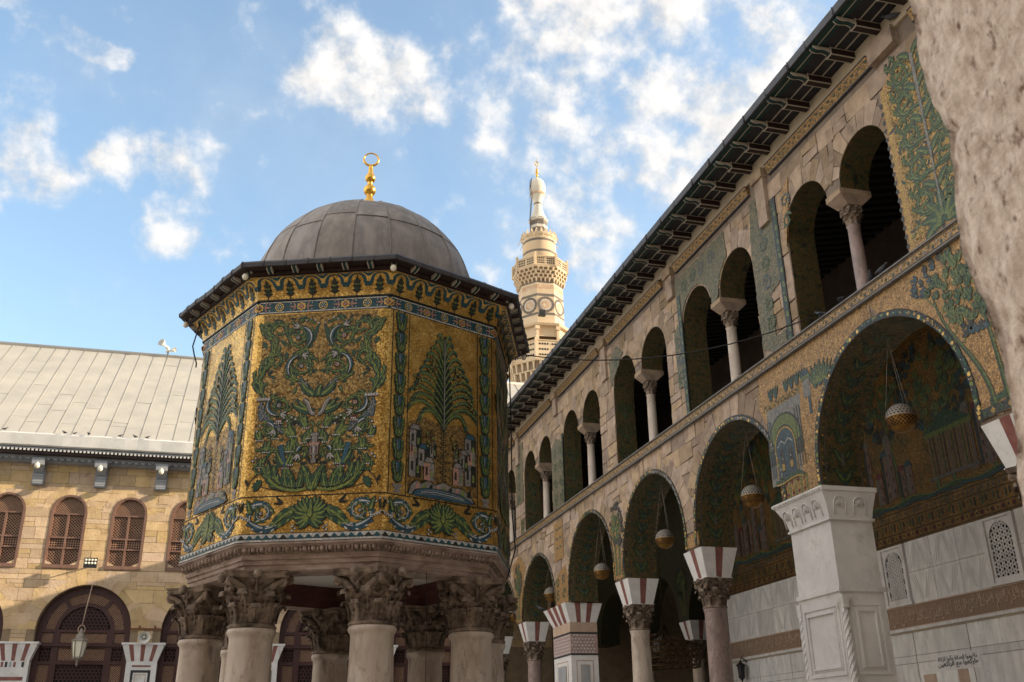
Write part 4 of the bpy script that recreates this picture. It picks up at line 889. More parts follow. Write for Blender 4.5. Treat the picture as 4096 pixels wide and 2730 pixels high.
def treeorn(o,u,v0,h,w,seed=1,n=3,lean=0.,dens=70,blue_=.35,ls=1.,ok=None,ts=.24):
    R_=random.Random(seed)
    for k in range(n):
        x=u+(k-(n-1)/2)*w*ts; tx=x+(k-(n-1)/2)*w*.22+lean
        p=bez((x,v0),(x+.02,v0+h*.3),(tx,v0+h*.45),(tx+lean*.3,v0+h*.74),10)
        o.stroke(p,lambda t:(.13 if n<3 else .085)*(1-.75*t)+.02,dark,1); o.stroke(p,lambda t:(.10 if n<3 else .06)*(1-.75*t)+.01,lgr,2); o.stroke(p,lambda t:.03*(1-.7*t)+.004,grn,3,shift=-.5)
        for b in range(7):
            q=p[4+b if 4+b<11 else 10]; a=PI/2+R_.uniform(-1.0,1.0); L=h*.24
            e=(q[0]+L*math.cos(a),q[1]+L*math.sin(a)); (ok is None or ok(*e)) and o.stroke([q,((q[0]+e[0])/2+.02,(q[1]+e[1])/2),e],lambda t:.025*(1-.7*t),lgr,2)
    for k in range(dens):
        a=R_.uniform(0,2*PI); r=math.sqrt(R_.random()); x=u+lean+r*math.cos(a)*w*.5; y=v0+h*.70+r*math.sin(a)*h*.32
        if ok and not ok(x,y): continue
        edge=r>.72; c=(blu if R_.random()<blue_ else dark) if edge else (grn if R_.random()<.55 else lgr)
        an=PI/2-(x-u-lean)*2.0/w+R_.uniform(-.5,.5); ln=R_.uniform(.12,.20)*ls*(.75+.25*h/2.2)
        
        for e_ in (-.6,.6,0): o.leaf((x,y),an+e_,ln*(.8 if e_ else 1),ln*.30,c,None if edge or e_ else (lgr if c!=lgr else grn),3 if edge else 4,bend=R_.uniform(-.4,.4),o=.005)
# great tree and gold ground around the nearest arch
c,r,zc=LOW[1]
def orn_tree(o):
    treeorn(o,10.35,5.9,2.75,2.9,4,3,.12,330,.45,.85,lambda x,y:y<8.42 and (x-13.03)**2+(y-6.09)**2>2.32**2 and 9.4<x<12.9,.09); o.rect(9.9,10.95,5.76,5.9,dark,0)
    for k in range(6): o.disc((10.0+k*.17,5.83),.05,(gline,grn)[k%2],1,4)
    o.stroke([(9.98,5.95),(10.3,6.0),(10.7,5.95)],.10,grn,1)
field('wall_mosaic',[(9.3,8.53)]+[(9.75,7.6),(9.98,6.6),(10.0,5.76),(10.93,5.76)]+[p for p in arcpts(c,r+.12,zc,24) if p[0]<13.0]+[(13.0,8.53)],MORN,orn_tree)
def orn_sp(o):
    # architecture with a gilded arch, garden columns below
    o.pg([(15.62,6.2),(16.72,6.2),(16.62,7.75),(15.35,7.75)],gry,0)
    o.rect(15.35,16.72,7.72,7.86,goldb,0)
    for k in range(9): o.stroke([(15.36+k*.15,7.73),(15.50+k*.15,7.85)],.018,dark,1)
    o.pg([(15.48+1.05*0,6.6)]+[(16.08+.62*math.cos(PI*(1-i/12)),6.92+.62*math.sin(PI*(1-i/12))) for i in range(13)]+[(16.70,6.6)],dark,1)
    o.pg([(16.08+.58*math.cos(PI*(1-i/12)),6.92+.58*math.sin(PI*(1-i/12))) for i in range(13)]+[(16.08+.38*math.cos(PI*i/12),6.88+.42*math.sin(PI*i/12)) for i in range(13)],lgr,2)
    o.pg([(15.72,6.3)]+[(16.08+.36*math.cos(PI*(1-i/12)),6.86+.36*math.sin(PI*(1-i/12))) for i in range(13)]+[(16.44,6.3)],blu,3)
    o.stroke([(15.72,6.32)]+[(16.08+.36*math.cos(PI*(1-i/12)),6.86+.38*math.sin(PI*(1-i/12))) for i in range(13)]+[(16.44,6.32)],.035,gline,4)
    o.stroke([(15.80,6.9),(15.95,7.0),(16.08,6.92),(16.2,7.0),(16.36,6.9)],.03,wht,5)
    for x in (15.92,16.22): o.pg([(x-.07,6.40),(x+.07,6.40),(x+.07,6.78),(x,6.86),(x-.07,6.78)],dark,4); o.rect(x-.05,x+.05,6.42,6.55,gline,5); o.disc((x,6.65),.02,wht,5,6)
    for x in (15.45,15.53,15.62,16.52,16.58,16.64): o.stroke([(x,6.35),(x,7.5)],.022,dark if x<16 else blu,2)
    o.stroke(bez((15.55,6.18),(15.8,6.36),(16.2,6.16),(16.55,6.24),10),.09,grn,5); o.stroke(bez((15.55,6.14),(15.8,6.32),(16.2,6.12),(16.55,6.20),10),.03,gline,6)
    for x in (15.5,15.7,15.9,16.1,16.3): o.stroke([(x,5.78),(x,6.2)],.045,lgr,1); o.stroke([(x+.1,5.78),(x+.1,6.2)],.05,goldb,1); [o.disc((x+.1,5.82+q*.11),.04,red if q%2 else gline,2,5) for q in range(4)]
    for x in (15.4,15.6,15.8,16.2,16.4,15.2): 
        for q in range(3): o.leaf((x,7.88),1.2+q*.35,.26,.07,grn,blu,2,bend=.2)
    o.rect(14.98,15.22,7.55,7.95,gry,2); o.rect(15.0,15.2,7.95,8.08,blu,3); o.rect(15.02,15.1,7.2,7.55,blu,2); o.rect(14.96,15.26,7.9,7.96,lgr,4)
    for x in (14.5,14.65,14.8): 
        for q in range(5): o.leaf((x,7.62+.0*q),1.0+q*.3,.45,.08,grn if q%2 else blu,lgr,2,bend=.2)
r2=r+.12
P=[(13.0,8.53)]+[p for p in arcpts(c,r2,zc,24) if p[0]>=13.0]+[(c+r2,5.76),(16.26,5.76)]+[(18.3-(1.93+.12)*math.cos(t),6.08+(1.93+.12)*math.sin(t)) for t in (0,.2,.4,.55)]+[(16.9,7.9),(16.75,8.53)]
field('wall_mosaic',P,MORN,orn_sp)
# upper near pier: acanthus scroll on worn gold
def orn_up(o):
    o.rect(9.96,10.04,8.85,12.0,gline,0); o.rect(11.58,11.66,8.85,11.9,gline,0)
    for k in range(17): o.disc((9.88,8.95+k*.19),.06,grn if k%2 else lgr,1,6); o.disc((11.72,8.95+k*.17),.045,dark,1,6)
    o.stroke([(10.82,9.2),(10.8,12.1)],lambda t:.03+.05*abs(math.sin(t*14)),gry,3)
    o.pg([(10.10,8.9),(11.52,8.9),(11.55,11.8),(11.1,12.15),(10.6,12.0),(10.12,12.15)],goldb,0)
    R3=random.Random(4)
    for k in range(170): u,v=R3.uniform(10.15,11.5),R3.uniform(8.9,12.0); o.leaf((u,v),R3.uniform(0,6.3),R3.uniform(.09,.17),.05,(grn,dark,lgr)[k%3],None,0,bend=.6,o=.005)
    for k in range(5):
        z=9.25+k*.62
        for mx in (1,-1):
            o.cx=10.82; o.mx=mx
            o.vine([(10.84,z),(10.95,z+.02)]+spiral(11.14,z+.24,.24,.05,-2.0,1.15,22),.075,.03,grn,lgr,9,.22); o.vine(spiral(11.3,z+.52,.15,.03,.6,-1.0,16),.05,.02,grn,lgr,5,.14); o.leaf((10.84,z+.3),.9,.36,.13,grn,lgr,2,bend=-.5)
    o.mx=1; o.acanthus((10.82,8.95),PI/2,.62,7,1.3); 
field('wall_mosaic',[(9.85,8.82),(11.70,8.82),(11.72,10.9),(11.68,11.9),(11.2,12.25),(10.6,12.1),(10.1,12.3),(9.8,12.0)],MORN,orn_up)
def scr(u0,u1,z0,z1,seed=0,tone=(grn,lgr)):
    def f(o):
        R_=random.Random(seed); nz_=int((z1-z0)/.42); nu=max(1,int((u1-u0)/.5))
        for a in range(nz_):
            for b in range(nu):
                cu,cz=u0+(u1-u0)*(b+.5)/nu,z0+(z1-z0)*(a+.5)/nz_
                o.vine(spiral(cu,cz,.17,.04,R_.uniform(0,6),1.2*R_.choice((1,-1)),16),.035,.015,grn if R_.random()<.6 else blu,lgr if R_.random()<.6 else gry,4,.10)
    return f
field('wall_mosaic',[(15.52,8.82),(15.95,8.82),(16.44,9.0),(16.46,11.3),(16.3,12.35),(15.7,12.4),(15.42,11.6),(15.45,10.2),(15.9,10.0),(15.9,9.1),(15.52,9.1)],GRNM,scr(15.55,16.4,9.2,12.3,2))
# above the second upper pair
c2,hw2,_=UP[2]; r_=(hw2-IMPH)/2
top_=[(20.05,11.2)]+[(20.0,12.40),(16.95,12.40),(16.8,11.9)]
low_=[(c2-hw2+r_+ (r_+.05)*math.cos(t),UZ+(r_+.05)*math.sin(t)) for t in [PI*.62-PI*.60*i/8 for i in range(9)]]
low2=[(c2+hw2-r_+(r_+.05)*math.cos(t),UZ+(r_+.05)*math.sin(t)) for t in [PI-PI*i/12 for i in range(13)]]
field('wall_mosaic',[(17.55,12.38)]+[p for p in low_ if p[0]>17.5]+[(c2-.02,UZ)]+low2+[(20.2,11.0),(20.25,12.38)],GRNM,scr(18.0,20.0,11.75,12.35,5))
field('wall_mosaic',[(20.06,9.55),(20.5,9.6),(20.5,11.0),(20.3,11.2),(20.06,11.0)],GRNM,scr(20.06,20.5,9.6,11,6))
field('wall_mosaic',[(29.55,8.82),(30.1,8.82),(30.75,8.9),(30.75,11.0),(30.3,11.25),(29.55,10.9)],GRNM,scr(29.6,30.6,8.9,11,7))
field('wall_mosaic',[(34.3,10.0),(35.3,10.0),(35.3,12.2),(34.3,12.3)],GRNM,scr(34.4,35.3,10,12.2,8))
field('wall_mosaic',[(34.3,8.82),(34.75,8.82),(34.7,9.4),(34.3,9.4)],GRNM,scr(34.3,34.7,8.85,9.4,9))
field('wall_mosaic',[(15.1,10.7),(15.1,11.9),(14.75,12.1),(14.85,11.6)],MORN,scr(14.8,15.1,11,11.9,9))
# garland edges on the window jambs
for y,z0,z1 in ((20.08,8.82,11.9),(29.58,8.82,11.2),(15.40,8.82,12.0)):
    def g(o,y=y,z0=z0,z1=z1):
        for k in range(int((z1-z0)/.16)): o.leaf((y-.05,z0+k*.16),1.1,.16,.08,lgr if k%2 else grn,None,1,bend=.4,o=.01); o.disc((y+.02,z0+k*.16+.05),.03,blu if k%3 else lgr,2,6)
    field('jamb_garland',[(y-.09,z0),(y+.09,z0),(y+.09,z1),(y-.09,z1)],DARK,g,.045)
# spandrel patches lower down
def sp_tree(u,seed):
    return lambda o:treeorn(o,u,5.85,1.9,.85,seed,2,0,70,.1)
field('wall_mosaic',[(24.86,5.75),(25.40,5.75),(25.45,6.5),(25.75,7.35),(25.4,7.5),(24.75,7.35),(24.95,6.6)],MORN,sp_tree(25.15,3))
field('wall_mosaic',[(34.88,5.75),(35.5,5.75),(35.6,6.5),(36.0,7.9),(35.0,8.1),(34.3,7.6),(34.75,6.6)],MORN,sp_tree(35.2,6))
def crosses(o):
    for u in (30.15,30.5):
        for z in (7.45,7.75,8.05): o.rect(u-.12,u-.02,z,z+.2,gline,1); o.rect(u-.16,u+.04,z+.07,z+.13,blu,2)
field('wall_mosaic',[(29.85,7.15),(30.75,7.15),(30.75,8.4),(29.85,8.4)],MORN,crosses)
field('wall_mosaic',[(29.5,5.75),(30.85,5.75),(30.9,6.3),(30.4,6.75),(29.7,6.9),(29.45,6.3)],MORN,scr(29.6,30.8,5.8,6.7,12))
field('wall_mosaic',[(20.18,5.75),(20.75,5.75),(20.8,6.0),(20.2,6.05)],MORN,None)
field('wall_mosaic',[(23.9,11.9),(24.9,11.2),(25.0,12.0),(24.4,12.3)],GRNM,scr(24.1,24.9,11.4,12.2,4))

# ---- supports
def striped_impost(m,x0,x1,y0,y1,z0,z1,fx,fy0,fy1,sx=1,sy=1,fb=None):
    """flared marble block; red stripes let into every face"""
    fb=fx if fb is None else fb
    b=[(x0,y0,z0),(x1,y0,z0),(x1,y1,z0),(x0,y1,z0)]; t=[(x0-fx,y0-fy0,z1),(x1+fb,y0-fy0,z1),(x1+fb,y1+fy1,z1),(x0-fx,y1+fy1,z1)]
    m.hexa(b,t,0)
    for (i,j,n) in ((0,1,sx),(1,2,sy),(2,3,sx),(3,0,sy)):
        B0,B1,T0,T1=Vector(b[i]),Vector(b[j]),Vector(t[i]),Vector(t[j]); nrm=(B1-B0).cross(T0-B0).normalized()*.003
        for k in range(n):
            w=.11 if n==1 else .075; ctr=(k+1)/(n+1); a,c_=ctr-w,ctr+w
            m.add([B0.lerp(B1,a)+nrm,B0.lerp(B1,c_)+nrm,T0.lerp(T1,c_)+nrm,T0.lerp(T1,a)+nrm],[(0,1,2,3)],1)
def arcade_column(y,x=10.45,mat=SHAFT,parent=arc):
    q=MB(); q.lathe([(.34,0),(.34,.1),(.36,.16),(.33,.24),(.28,.27),(.27,.4),(.27,2.4),(.245,4.30),(.255,4.34),(.27,4.37),(.25,4.40)],(x,y),24)
    c=q.build('column',[mat],parent,(x,y,0))
    link('capital',ACAP,c,(0,0,4.40),PI/4*0)
    q=MB(); striped_impost(q,x-.30,x+.30,y-.33,y+.33,5.06,5.70,.15,.14,.14); q.box(x-.32,x+.32,y-.35,y+.35,5.04,5.058,0); q.build('impost',[MARB,RSTR],c)
ACAP=capital_mesh(.245,.64,.46,7,True)
for y,mt_ in ((10.55,SHAFP),(20.62,SHAFP),(25.1,SHAFT),(34.95,SHAFP),(39.9,SHAFT)): arcade_column(y,mat=mt_)
# panelled marble pillar (nearest) with shell-carved cap
def pillar(y0,y1,x0=10.0,x1=10.87,carved=True):
    q=MB(); q.box(x0,x1,y0,y1,0,3.98,0); q.box(x0+.01,x1-.01,y0+.01,y1-.01,3.98,5.26,0)
    q.box(x0-.03,x1+.03,y0-.03,y1+.03,3.98,4.06,0)
    def pan(F,a,b,z0,z1):
        for k,(e_,h_) in enumerate(((0,.02),(.09,.012),(.12,.03))):
            o_=[(a+e_,z0+e_),(b-e_,z0+e_),(b-e_,z1-e_),(a+e_,z1-e_)]; i_=.05 if k<2 else .03
            for (p,r__) in ((0,1),(1,2),(2,3),(3,0)):
                A,B=o_[p],o_[r__]; mx_=((a+b)/2,(z0+z1)/2)
                def inn(P): return (P[0]+(i_ if P[0]<mx_[0] else -i_),P[1]+(i_ if P[1]<mx_[1] else -i_))
                q.prism(F,[A,B,inn(B),inn(A)],.0,h_,0)
    FXf=lambda u,v,h:(x0-h,u,v); FYf=lambda u,v,h:(u,y0-h,v); FYb=lambda u,v,h:(u,y1+h,v)
    for z0,z1 in ((2.62,3.80),(1.30,2.50),(.1,1.2)):
        pan(FXf,y0+.10,y1-.12,z0,z1); pan(FYf,x0+.14,x1-.10,z0,z1)
    # corner colonnettes with spiral fluting
    for yy in (y0-.01,y1+.01):
        q.tube([(x0+.03,yy,z) for z in (0,3.7)],.055,10); q.box(x0-.02,x0+.10,yy-.065,yy+.065,3.7,3.92,0)
        for s_ in range(5): q.tube([(x0+.03+.058*math.cos(z*9+s_*1.256),yy+.058*math.sin(z*9+s_*1.256),z) for z in [i*.08 for i in range(47)]],.012,4)
    return q
q=pillar(15.02,16.37)
pl=q.build('marble_pillar',[MARB],arc)
q=MB(); x0,x1,y0,y1=10.0,10.87,15.02,16.37
q.hexa([(x0,y0,5.26),(x1,y0,5.26),(x1,y1,5.26),(x0,y1,5.26)],[(x0-.035,y0-.02,5.45),(x1+.035,y0-.02,5.45),(x1+.035,y1+.05,5.45),(x0-.035,y1+.05,5.45)])
q.hexa([(x0-.035,y0-.02,5.45),(x1+.035,y0-.02,5.45),(x1+.035,y1+.05,5.45),(x0-.035,y1+.05,5.45)],[(x0-.115,y0-.06,5.74),(x1+.115,y0-.06,5.74),(x1+.115,y1+.27,5.74),(x0-.115,y1+.27,5.74)])
q.box(x0-.13,x1+.13,y0-.08,y1+.29,5.741,5.82,0); q.box(x0-.03,x1+.03,y0-.03,y1+.03,5.22,5.262,0)
for k in range(21): q.ball((x0-.135,y0-.02+k*.083,5.78),.032,6,4)
def shell(F,u,v,rr):
    P=[(u-rr,v-.20)]+[(u+rr*math.cos(PI*(1-i/10)),v+rr*math.sin(PI*(1-i/10))) for i in range(11)]+[(u+rr,v-.20)]
    q.tube([F(a,b,.012) for a,b in P],.012,5)
    for k in range(7): a=PI*(k+.5)/7; q.tube([F(u+.25*rr*math.cos(a),v-.06+.2*rr*math.sin(a),.012),F(u+.82*rr*math.cos(a),v-.03+.82*rr*math.sin(a),.014)],.010,4)
def FC(u,v,h): t=(v-5.30)/.44; return (x0-.115*max(0,t)**1.3-.004-h,u,v)
for k in range(4): shell(FC,15.24+k*.34+.06,5.52,.115)
def FD(u,v,h): t=(v-5.30)/.44; return (u,y0-.06*max(0,t)-h,v)
for u in (10.22,10.62): shell(FD,u,5.52,.12)
q.build('carved_cap',[MARB],pl)
# second pillar: striped impost, star inlay, framed panels
q=MB(); x0,x1,y0,y1=10.0,10.87,29.55,31.27
q.box(x0,x1,y0,y1,0,4.15,0)
q.box(x0-.012,x1+.012,y0-.012,y1+.012,4.15,4.20,2); q.box(x0-.004,x1+.004,y0-.004,y1+.004,4.20,4.78,3); q.box(x0-.012,x1+.012,y0-.012,y1+.012,4.78,4.83,2); q.box(x0-.008,x1+.008,y0-.008,y1+.008,4.83,5.12,4)
o=Orn(lambda u,v,h:(x0-.004-h,u,v)); o2=Orn(lambda u,v,h:(u,y0-.004-h,v))
for oo,a,b in ((o,y0,y1),(o2,x0,x1)):
    n=int((b-a)/.10)
    for i in range(n-1):
        for j in range(6):
            u,v=a+(i+.5)*(b-a)/n,4.24+j*.098; oo.disc((u+.5*(j%2)*(b-a)/n,v),.030,1,1,6); oo.disc((u+.045,v+.045),.012,2,2,5)
    u0,u1=a+.18*(b-a),b-.18*(b-a)
    for e_,c_ in ((0,4),(.03,0),(.13,4),(.15,6)): oo.rect(u0+e_,u1-e_,.4+e_,4.0-e_,c_,int(e_*60))
for oo in (o,o2): b0=len(q.v); q.v+=oo.v; q.f+=[[i+b0 for i in f_] for f_ in oo.f]; q.m+=[{1:5}.get(m_,m_) for m_ in oo.m]; q.s+=oo.s
p4=q.build('marble_pillar',[MARB,RSTR,BSTR,PINL,TAN,WPAINT,MARG],arc)
q=MB(); striped_impost(q,x0,x1,y0,y1,5.12,5.70,.18,.10,.45,2,3); q.build('impost',[MARB,RSTR],p4)
q=MB(); q.box(10.05,10.85,5.6,6.25,0,5.7,0); q.build('end_pier',[MARB],arc)
q=MB(); q.box(10.05,10.85,43.3,43.95,0,5.7,0); q.build('end_pier',[MARB],arc)

# ---- gallery behind: back wall, ceilings, roof
XW=15.8
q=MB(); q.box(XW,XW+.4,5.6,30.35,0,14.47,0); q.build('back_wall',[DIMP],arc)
def FB(u,v,h): return (XW-h,u,v)
# Barada-style landscape mosaic
mm_=MB(); mm_.prism(FB,[(5.7,6.92),(30.3,6.92),(30.3,11.7),(5.7,11.7)],.002,.02,0)
o=Orn(lambda u,v,h:FB(u,v,h+.018)); R_=random.Random(21)
for k in range(13):
    u=7.4+k*1.9+R_.uniform(-.35,.35); treeorn(o,u,7.0,R_.uniform(3.6,4.4),R_.uniform(1.7,2.4),30+k,1 if k%3 else 2,R_.uniform(-.3,.3),120,.55,1.1)
def town(u,z,seed,n=6,sc=1.):
    R2=random.Random(seed)
    for q_ in range(n):
        a=u+(q_-n/2)*.26*sc+R2.uniform(-.05,.05); hh=R2.uniform(.5,1.5)*sc; z0=z+R2.uniform(0,.15); w_=.22*sc
        o.rect(a,a+w_*.6,z0,z0+hh,pnk,5); o.rect(a+w_*.6,a+w_,z0,z0+hh,(gry,dark)[q_%2],5)
        for j in range(int(hh/.3)): o.rect(a+w_*.2,a+w_*.4,z0+.1+j*.3,z0+.22+j*.3,dark,6)
        o.pg([(a-.04,z0+hh),(a+w_+.04,z0+hh),(a+w_*.7,z0+hh+.15),(a+w_*.2,z0+hh+.15)],(gry,blu,red)[(q_+seed)%3],7)
for u,sd_ in ((9.2,1),(13.0,2),(16.9,3),(21.0,4),(24.6,5),(28.2,6)): town(u,7.1,sd_,7,1.15)
# columned palace in the landscape
for z0,hh,u0,u1 in ((7.35,.95,17.7,19.2),(7.3,.95,25.3,26.6)):
    o.rect(u0-.1,u1+.1,z0-.08,z0,gry,7); o.rect(u0-.1,u1+.1,z0+hh,z0+hh+.12,lgr,7); o.rect(u0,u1,z0,z0+hh,goldb,6)
    for j in range(12): o.rect(u0+(u1-u0)*j/12,u0+(u1-u0)*(j+.35)/12,z0,z0+hh,(gry,dark,grn)[j%3],8)
    o.pg([(u0-.12,z0+hh+.12),(u1+.12,z0+hh+.12),((u0+u1)/2,z0+hh+.55)],grn,8)
n=90
o.stroke([(5.8+i*.27,7.02+.05*math.sin(i*1.1)) for i in range(n)],.09,grn,7); o.stroke([(5.8+i*.27,6.97+.03*math.sin(i*1.7)) for i in range(n)],.07,blu,8); o.stroke([(5.8+i*.27,7.07+.05*math.sin(i*1.1)) for i in range(n)],.025,lgr,8)
b0=len(mm_.v); mm_.v+=o.v; mm_.f+=[[i+b0 for i in f_] for f_ in o.f]; mm_.m+=[a+1 for a in o.m]; mm_.s+=o.s
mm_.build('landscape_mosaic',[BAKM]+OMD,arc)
mm_=MB(); mm_.prism(FB,[(5.7,6.10),(30.3,6.10),(30.3,6.918),(5.7,6.918)],.002,.022,0)
o=Orn(lambda u,v,h:FB(u,v,h+.02))
for v,c_ in ((6.14,dark),(6.34,dark),(6.66,dark),(6.86,dark)): o.rect(5.7,30.3,v-.012,v+.012,c_,0)
for i in range(150): 
    u=5.8+i*.163; o.disc((u,6.24),.062,gline if i%2 else red,1,8); o.disc((u,6.24),.035,dark,2,6); o.disc((u,6.76),.045,gry,1,6); o.disc((u,6.76),.02,dark,2,5)
for i in range(200): o.rect(5.8+i*.122,5.86+i*.122,6.40+.05*(i%2),6.60,(goldb,dark,grn)[i%3],1)
b0=len(mm_.v); mm_.v+=o.v; mm_.f+=[[i+b0 for i in f_] for f_ in o.f]; mm_.m+=[a+1 for a in o.m]; mm_.s+=o.s
mm_.build('border_mosaic',[BAKM]+OMD,arc)
# marble revetment with seams, ledges and framed windows
q=MB()
WIN=[(9.8,10.8),(13.4,14.4),(16.99,17.97),(20.74,21.73),(24.4,25.4)]
edges_=[5.7]+[v for w_ in WIN for v in w_]+[30.3]
for i in range(0,len(edges_),2):
    a,b=edges_[i],edges_[i+1]; n=max(1,round((b-a)/.93))
    for k in range(n):
        for z0,z1 in ((4.62,5.36),(5.37,6.09)): q.prism(FB,[(a+(b-a)*k/n+.006,z0),(a+(b-a)*(k+1)/n-.006,z0),(a+(b-a)*(k+1)/n-.006,z1),(a+(b-a)*k/n+.006,z1)],.002,.014,0)
        # V-shaped veins of the book-matched slabs
        um=a+(b-a)*(k+.5)/n; w=(b-a)/n
        o=Orn(lambda u,v,h:FB(u,v,h+.013))
        for z0,s in ((4.65,1),(5.40,-1)):
            for e_ in (.12,.22,.32):
                for sd in (1,-1):
                    tip=z0+.05 if s>0 else z0+.64; far=z0+.64 if s>0 else z0+.05
                    o.stroke([(um+sd*.02+sd*e_*w*.15,tip),(um+sd*(e_+.12)*w,far)],.035,1,0) if e_<.3 else o.stroke([(um+sd*.10,tip),(um+sd*.44*w,far)],.02,1,0)
        b0=len(q.v); q.v+=o.v; q.f+=[[i_+b0 for i_ in f_] for f_ in o.f]; q.m+=o.m; q.s+=o.s
n=13
for k in range(n):
    a=5.75+k*1.9; q.prism(FB,[(a+.012,3.46),(a+1.888,3.46),(a+1.888,3.98),(a+.012,3.98)],.002,.02,0); q.prism(FB,[(a+.012,.1),(a+1.888,.1),(a+1.888,3.28),(a+.012,3.28)],.002,.02,0); q.prism(FB,[(a+.012,3.29),(a+1.888,3.29),(a+1.888,3.45),(a+.012,3.45)],.002,.024,0)
    for u,v,w_,h_,c_ in ((.2,2.7,.35,.5,2),(.62,2.85,.22,.3,0),(.2,2.1,.5,.5,0),(1.3,2.5,.45,.5,2)):
        if k%2: q.prism(FB,[(a+u,v),(a+u+w_,v),(a+u+w_,v+h_),(a+u,v+h_)],.003,.024,c_)
q.box(XW-.10,XW-.001,5.7,30.3,4.02,4.09,0); q.box(XW-.05,XW-.001,5.7,30.3,3.985,4.018,3)
q.build('marble_revetment',[MARV,VEIN,TAN,PLAS],arc)
# carved inscription frieze
def shape_ar(txt):
    tab={}
    for cp in range(0xFE70,0xFEFD):
        d=unicodedata.decomposition(chr(cp)).split()
        if len(d)==2: tab[(chr(int(d[1],16)),d[0])]=chr(cp)
        if len(d)==3: tab[(chr(int(d[1],16))+chr(int(d[2],16)),d[0])]=chr(cp)
    t=[];i=0
    while i<len(txt):
        if txt[i]=='\u0644' and i+1<len(txt) and txt[i+1] in '\u0627\u0623\u0625\u0622': t.append(txt[i:i+2]); i+=2
        else: t.append(txt[i]); i+=1
    dual=lambda c:(c,'<initial>') in tab; joinp=lambda c:(c,'<final>') in tab
    out=[]
    for i,c in enumerate(t):
        pv=i>0 and dual(t[i-1]) and joinp(c); nx=i+1<len(t) and dual(c) and joinp(t[i+1])
        form='<medial>' if pv and nx else '<final>' if pv else '<initial>' if nx else '<isolated>'
        out.append(tab.get((c,form),c))
    return ''.join(reversed(out))
def text_into(m,txt,F,u0,u1,v0,v1,h,mat,fill=True):
    """lettering fitted into the box u0..u1, v0..v1 (u runs left to right as read)"""
    cu=bpy.data.curves.new('lettering','FONT'); cu.body=shape_ar(txt); cu.resolution_u=1; cu.offset=.022
    ob=bpy.data.objects.new('lettering',cu); COL.objects.link(ob); bpy.context.view_layer.update()
    me=ob.to_mesh(); xs=[v.co.x for v in me.vertices]; ys=[v.co.y for v in me.vertices]
    if xs:
        ax,bx,ay,by=min(xs),max(xs),min(ys),max(ys)
        vs=[F(u0+(u1-u0)*(v.co.x-ax)/(bx-ax),v0+(v1-v0)*(v.co.y-ay)/(by-ay),h) for v in me.vertices]
        m.add(vs,[tuple(p.vertices) for p in me.polygons],mat)
    ob.to_mesh_clear(); bpy.data.objects.remove(ob); bpy.data.curves.remove(cu)
q=MB(); q.prism(FB,[(5.7,4.10),(30.3,4.10),(30.3,4.61),(5.7,4.61)],.002,.02,0); q.box(XW-.045,XW-.001,5.7,30.3,4.585,4.617,1); q.box(XW-.045,XW-.001,5.7,30.3,4.092,4.12,1)
FBr=lambda u,v,h:FB(30.3-u,v,h)
verse=['\u0627\u0646\u0645\u0627 \u064a\u0639\u0645\u0631 \u0645\u0633\u0627\u062c\u062f \u0627\u0644\u0644\u0647 \u0645\u0646 \u0622\u0645\u0646 \u0628\u0627\u0644\u0644\u0647','\u0648\u0627\u0644\u064a\u0648\u0645 \u0627\u0644\u0622\u062e\u0631 \u0648\u0627\u0642\u0627\u0645 \u0627\u0644\u0635\u0644\u0627\u0629 \u0648\u0622\u062a\u0649 \u0627\u0644\u0632\u0643\u0627\u0629','\u0628\u0633\u0645 \u0627\u0644\u0644\u0647 \u0627\u0644\u0631\u062d\u0645\u0646 \u0627\u0644\u0631\u062d\u064a\u0645']
for k in range(9):
    u0=.2+k*2.7; text_into(q,verse[k%3],FBr,u0,u0+2.6,4.14,4.56,.034,1); text_into(q,verse[(k+1)%3],FBr,u0+.3,u0+2.5,4.30,4.57,.030,1)
q.build('inscription_frieze',[TAND,TAN],arc)
q=MB(); q.prism(FB,[(18.78,3.04),(20.30,3.04),(20.30,3.40),(18.78,3.40)],.02,.026,0)
FP=lambda u,v,h:FB(20.30-u,v,h)
text_into(q,'\u0648\u0627\u0642\u064a\u0645\u0648\u0627 \u0627\u0644\u0635\u0644\u0627\u0629 \u0648\u0622\u062a\u0648\u0627 \u0627\u0644\u0632\u0643\u0627\u0629',FP,.10,1.42,3.22,3.36,.030,1); text_into(q,'\u0648\u0627\u0631\u0643\u0639\u0648\u0627 \u0645\u0639 \u0627\u0644\u0631\u0627\u0643\u0639\u064a\u0646',FP,.08,1.42,3.08,3.24,.032,1)
q.build('inscription_plaque',[MARB,BSTR],arc)
